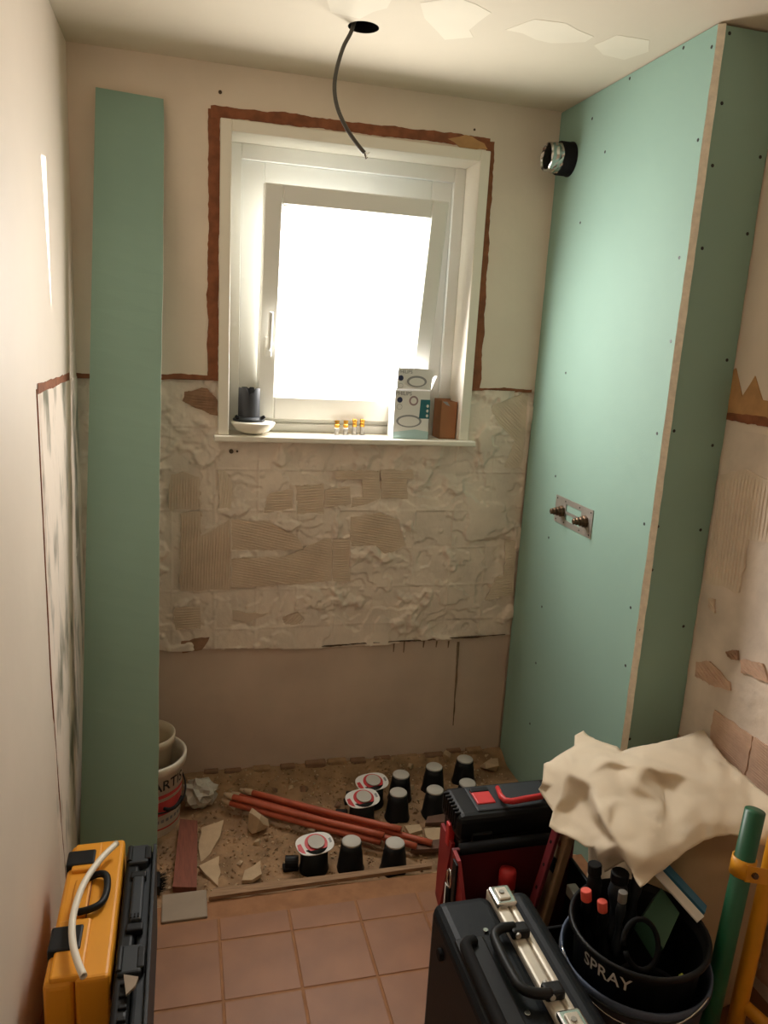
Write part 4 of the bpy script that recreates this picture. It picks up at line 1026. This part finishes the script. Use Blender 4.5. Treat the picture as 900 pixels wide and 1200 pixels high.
from mathutils.geometry import delaunay_2d_cdt
ZP = [  # fold points of the sheet: (x, y) in the enlarged photograph, height above the floor
 (50, 250, .50), (55, 182, .52), (120, 140, .54), (170, 112, .55), (172, 75, .55), (205, 55, .55), (250, 85, .56), (330, 112, .565), (350, 128, .57), (430, 110, .575), (530, 85, .58), (620, 62, .585), (655, 50, .585), (700, 105, .585), (740, 155, .59), (820, 225, .595), (900, 300, .60), (960, 360, .60),
 (950, 520, .52), (900, 490, .535), (850, 472, .54), (760, 442, .545), (700, 450, .54), (660, 462, .54), (600, 500, .535), (545, 545, .525), (480, 595, .51), (420, 640, .50), (390, 590, .51), (362, 546, .47), (285, 585, .42), (255, 535, .45), (240, 497, .46), (155, 462, .45), (75, 412, .45), (90, 356, .47), (35, 272, .47)]
NO = len(ZP)
ZP += [(140, 212, .545), (225, 212, .58), (285, 168, .60), (232, 255, .575), (240, 300, .57), (262, 370, .565), (300, 430, .56), (335, 480, .55), (215, 300, .505), (150, 350, .475), (235, 380, .49), (285, 450, .495), (210, 440, .47), (430, 188, .615), (360, 282, .575), (345, 330, .57), (300, 340, .575), (500, 235, .575), (620, 240, .60), (510, 330, .568), (522, 420, .555), (620, 330, .575), (640, 395, .56), (750, 262, .60), (840, 335, .585), (430, 440, .565), (440, 540, .545), (700, 165, .60), (540, 160, .60), (470, 130, .59), (800, 400, .565), (330, 200, .585), (400, 250, .60), (100, 260, .51), (120, 310, .50), (160, 160, .565), (250, 130, .575), (620, 140, .60), (560, 480, .545)]
v2 = [Vector((x, y)) for x, y, z in ZP]
ed = [(i, (i+1) % NO) for i in range(NO)]
def vi(x, y): return next(i for i, q in enumerate(ZP) if q[:2] == (x, y))
for ch in ([(225, 212), (232, 255), (240, 300), (262, 370), (300, 430), (335, 480), (390, 590)], [(285, 168), (430, 188), (500, 235), (522, 420)], [(225, 212), (285, 168)], [(140, 212), (225, 212)], [(430, 188), (620, 240), (750, 262), (840, 335)], [(140, 212), (90, 356)], [(522, 420), (640, 395), (620, 330)]):
    ed += [(vi(*a), vi(*b)) for a, b in zip(ch, ch[1:])]
ov, oe, of, *_ = delaunay_2d_cdt(v2, ed, [list(range(NO))], 1, 1e-4)
def zof(p): 
    return min(ZP, key=lambda q: (q[0]-p.x)**2+(q[1]-p.y)**2)[2]
V = []
for p in ov:
    w3 = PX(620+p.x/3.214, 840+p.y/3.214, 'z', zof(p)); w3.x = min(w3.x, W-.02); V.append(w3)
bm = bmesh.new(); bv = [bm.verts.new(v) for v in V]
for f in of: bm.faces.new([bv[i] for i in f])
bmesh.ops.recalc_face_normals(bm, faces=bm.faces)
bmesh.ops.subdivide_edges(bm, edges=bm.edges[:], cuts=5, use_grid_fill=True)
for _ in range(3): bmesh.ops.smooth_vert(bm, verts=[v for v in bm.verts if not v.is_boundary], factor=.5, use_axis_x=True, use_axis_y=True, use_axis_z=True)
for v in bm.verts:
    p = v.co; v.co.z += .008*(abs(float(vnoise(np.array([p.x*1.3+p.y*.8]), np.array([p.y*.7-p.x*.9]), 4, 14.0)[0])-.5)*2-.3)+.003*(float(vnoise(np.array([p.x]), np.array([p.y]), 44, 45.0)[0])-.5)
if sum(f.normal.z for f in bm.faces) < 0: bmesh.ops.reverse_faces(bm, faces=bm.faces[:])
bm.verts.index_update(); V = [v.co.copy() for v in bm.verts]; F = [[v.index for v in f.verts] for f in bm.faces]; bm.free()
cl = mk('canvas_sheet', V, F, M_cloth, smooth=True, label='crumpled cream canvas sheet draped over the tools by the right wall', cat='sheet')
md = cl.modifiers.new('thickness', 'SOLIDIFY'); md.thickness = .003; md.offset = -1

# ------------------------------------------------------------------ tubular trestle at the right
g0 = PX(813, 1275, 'z', 0); g1 = PX(885, 950, 'z', .68)
tr = empty('folding_trolley', g0, 'folded tubular frame with a green leg and orange yellow legs', 'trolley frame')
tube('green_leg', [g0, g0.lerp(g1, .5), g1], .0215, M_gtube, tr, seg=18)
bm_ = PX(884, 1014, 'z', .50)
dirg = (g1-g0).normalized()
bc_ = g0.lerp(g1, .81)
y0 = PX(850, 1250, 'z', 0); y1 = PX(905, 1005, 'z', .53)
tube('yellow_leg', [y0, y0.lerp(y1, .5), y1, y1+(y1-y0)*.25], .0185, M_ytube, tr, seg=18)
y2 = y0.lerp(y1, .32)
tube('yellow_brace', [y2, y2+Vector((.05, -.06, -.035)), y2+Vector((.10, -.13, -.075))], .015, M_ytube, tr, seg=14)
lathe('strap_bracket', [(.0222, -.02), (.026, -.02), (.026, .02), (.0222, .02)], M_ytube, tr, bc_, dirg, closed=True)
pb = bc_+Vector((-.012, -.026, 0))
prism('strap_tongue', [pb+Vector((0, 0, .02)), pb+Vector((.10, -.01, -.004)), pb+Vector((.10, -.01, -.04)), pb+Vector((0, 0, -.02))], (0, -1, .2), .004, M_ytube, tr)
rod('bolt', pb+Vector((.018, -.001, -.004)), pb+Vector((.018, -.010, -.002)), .007, M_bronze, tr, seg=6)
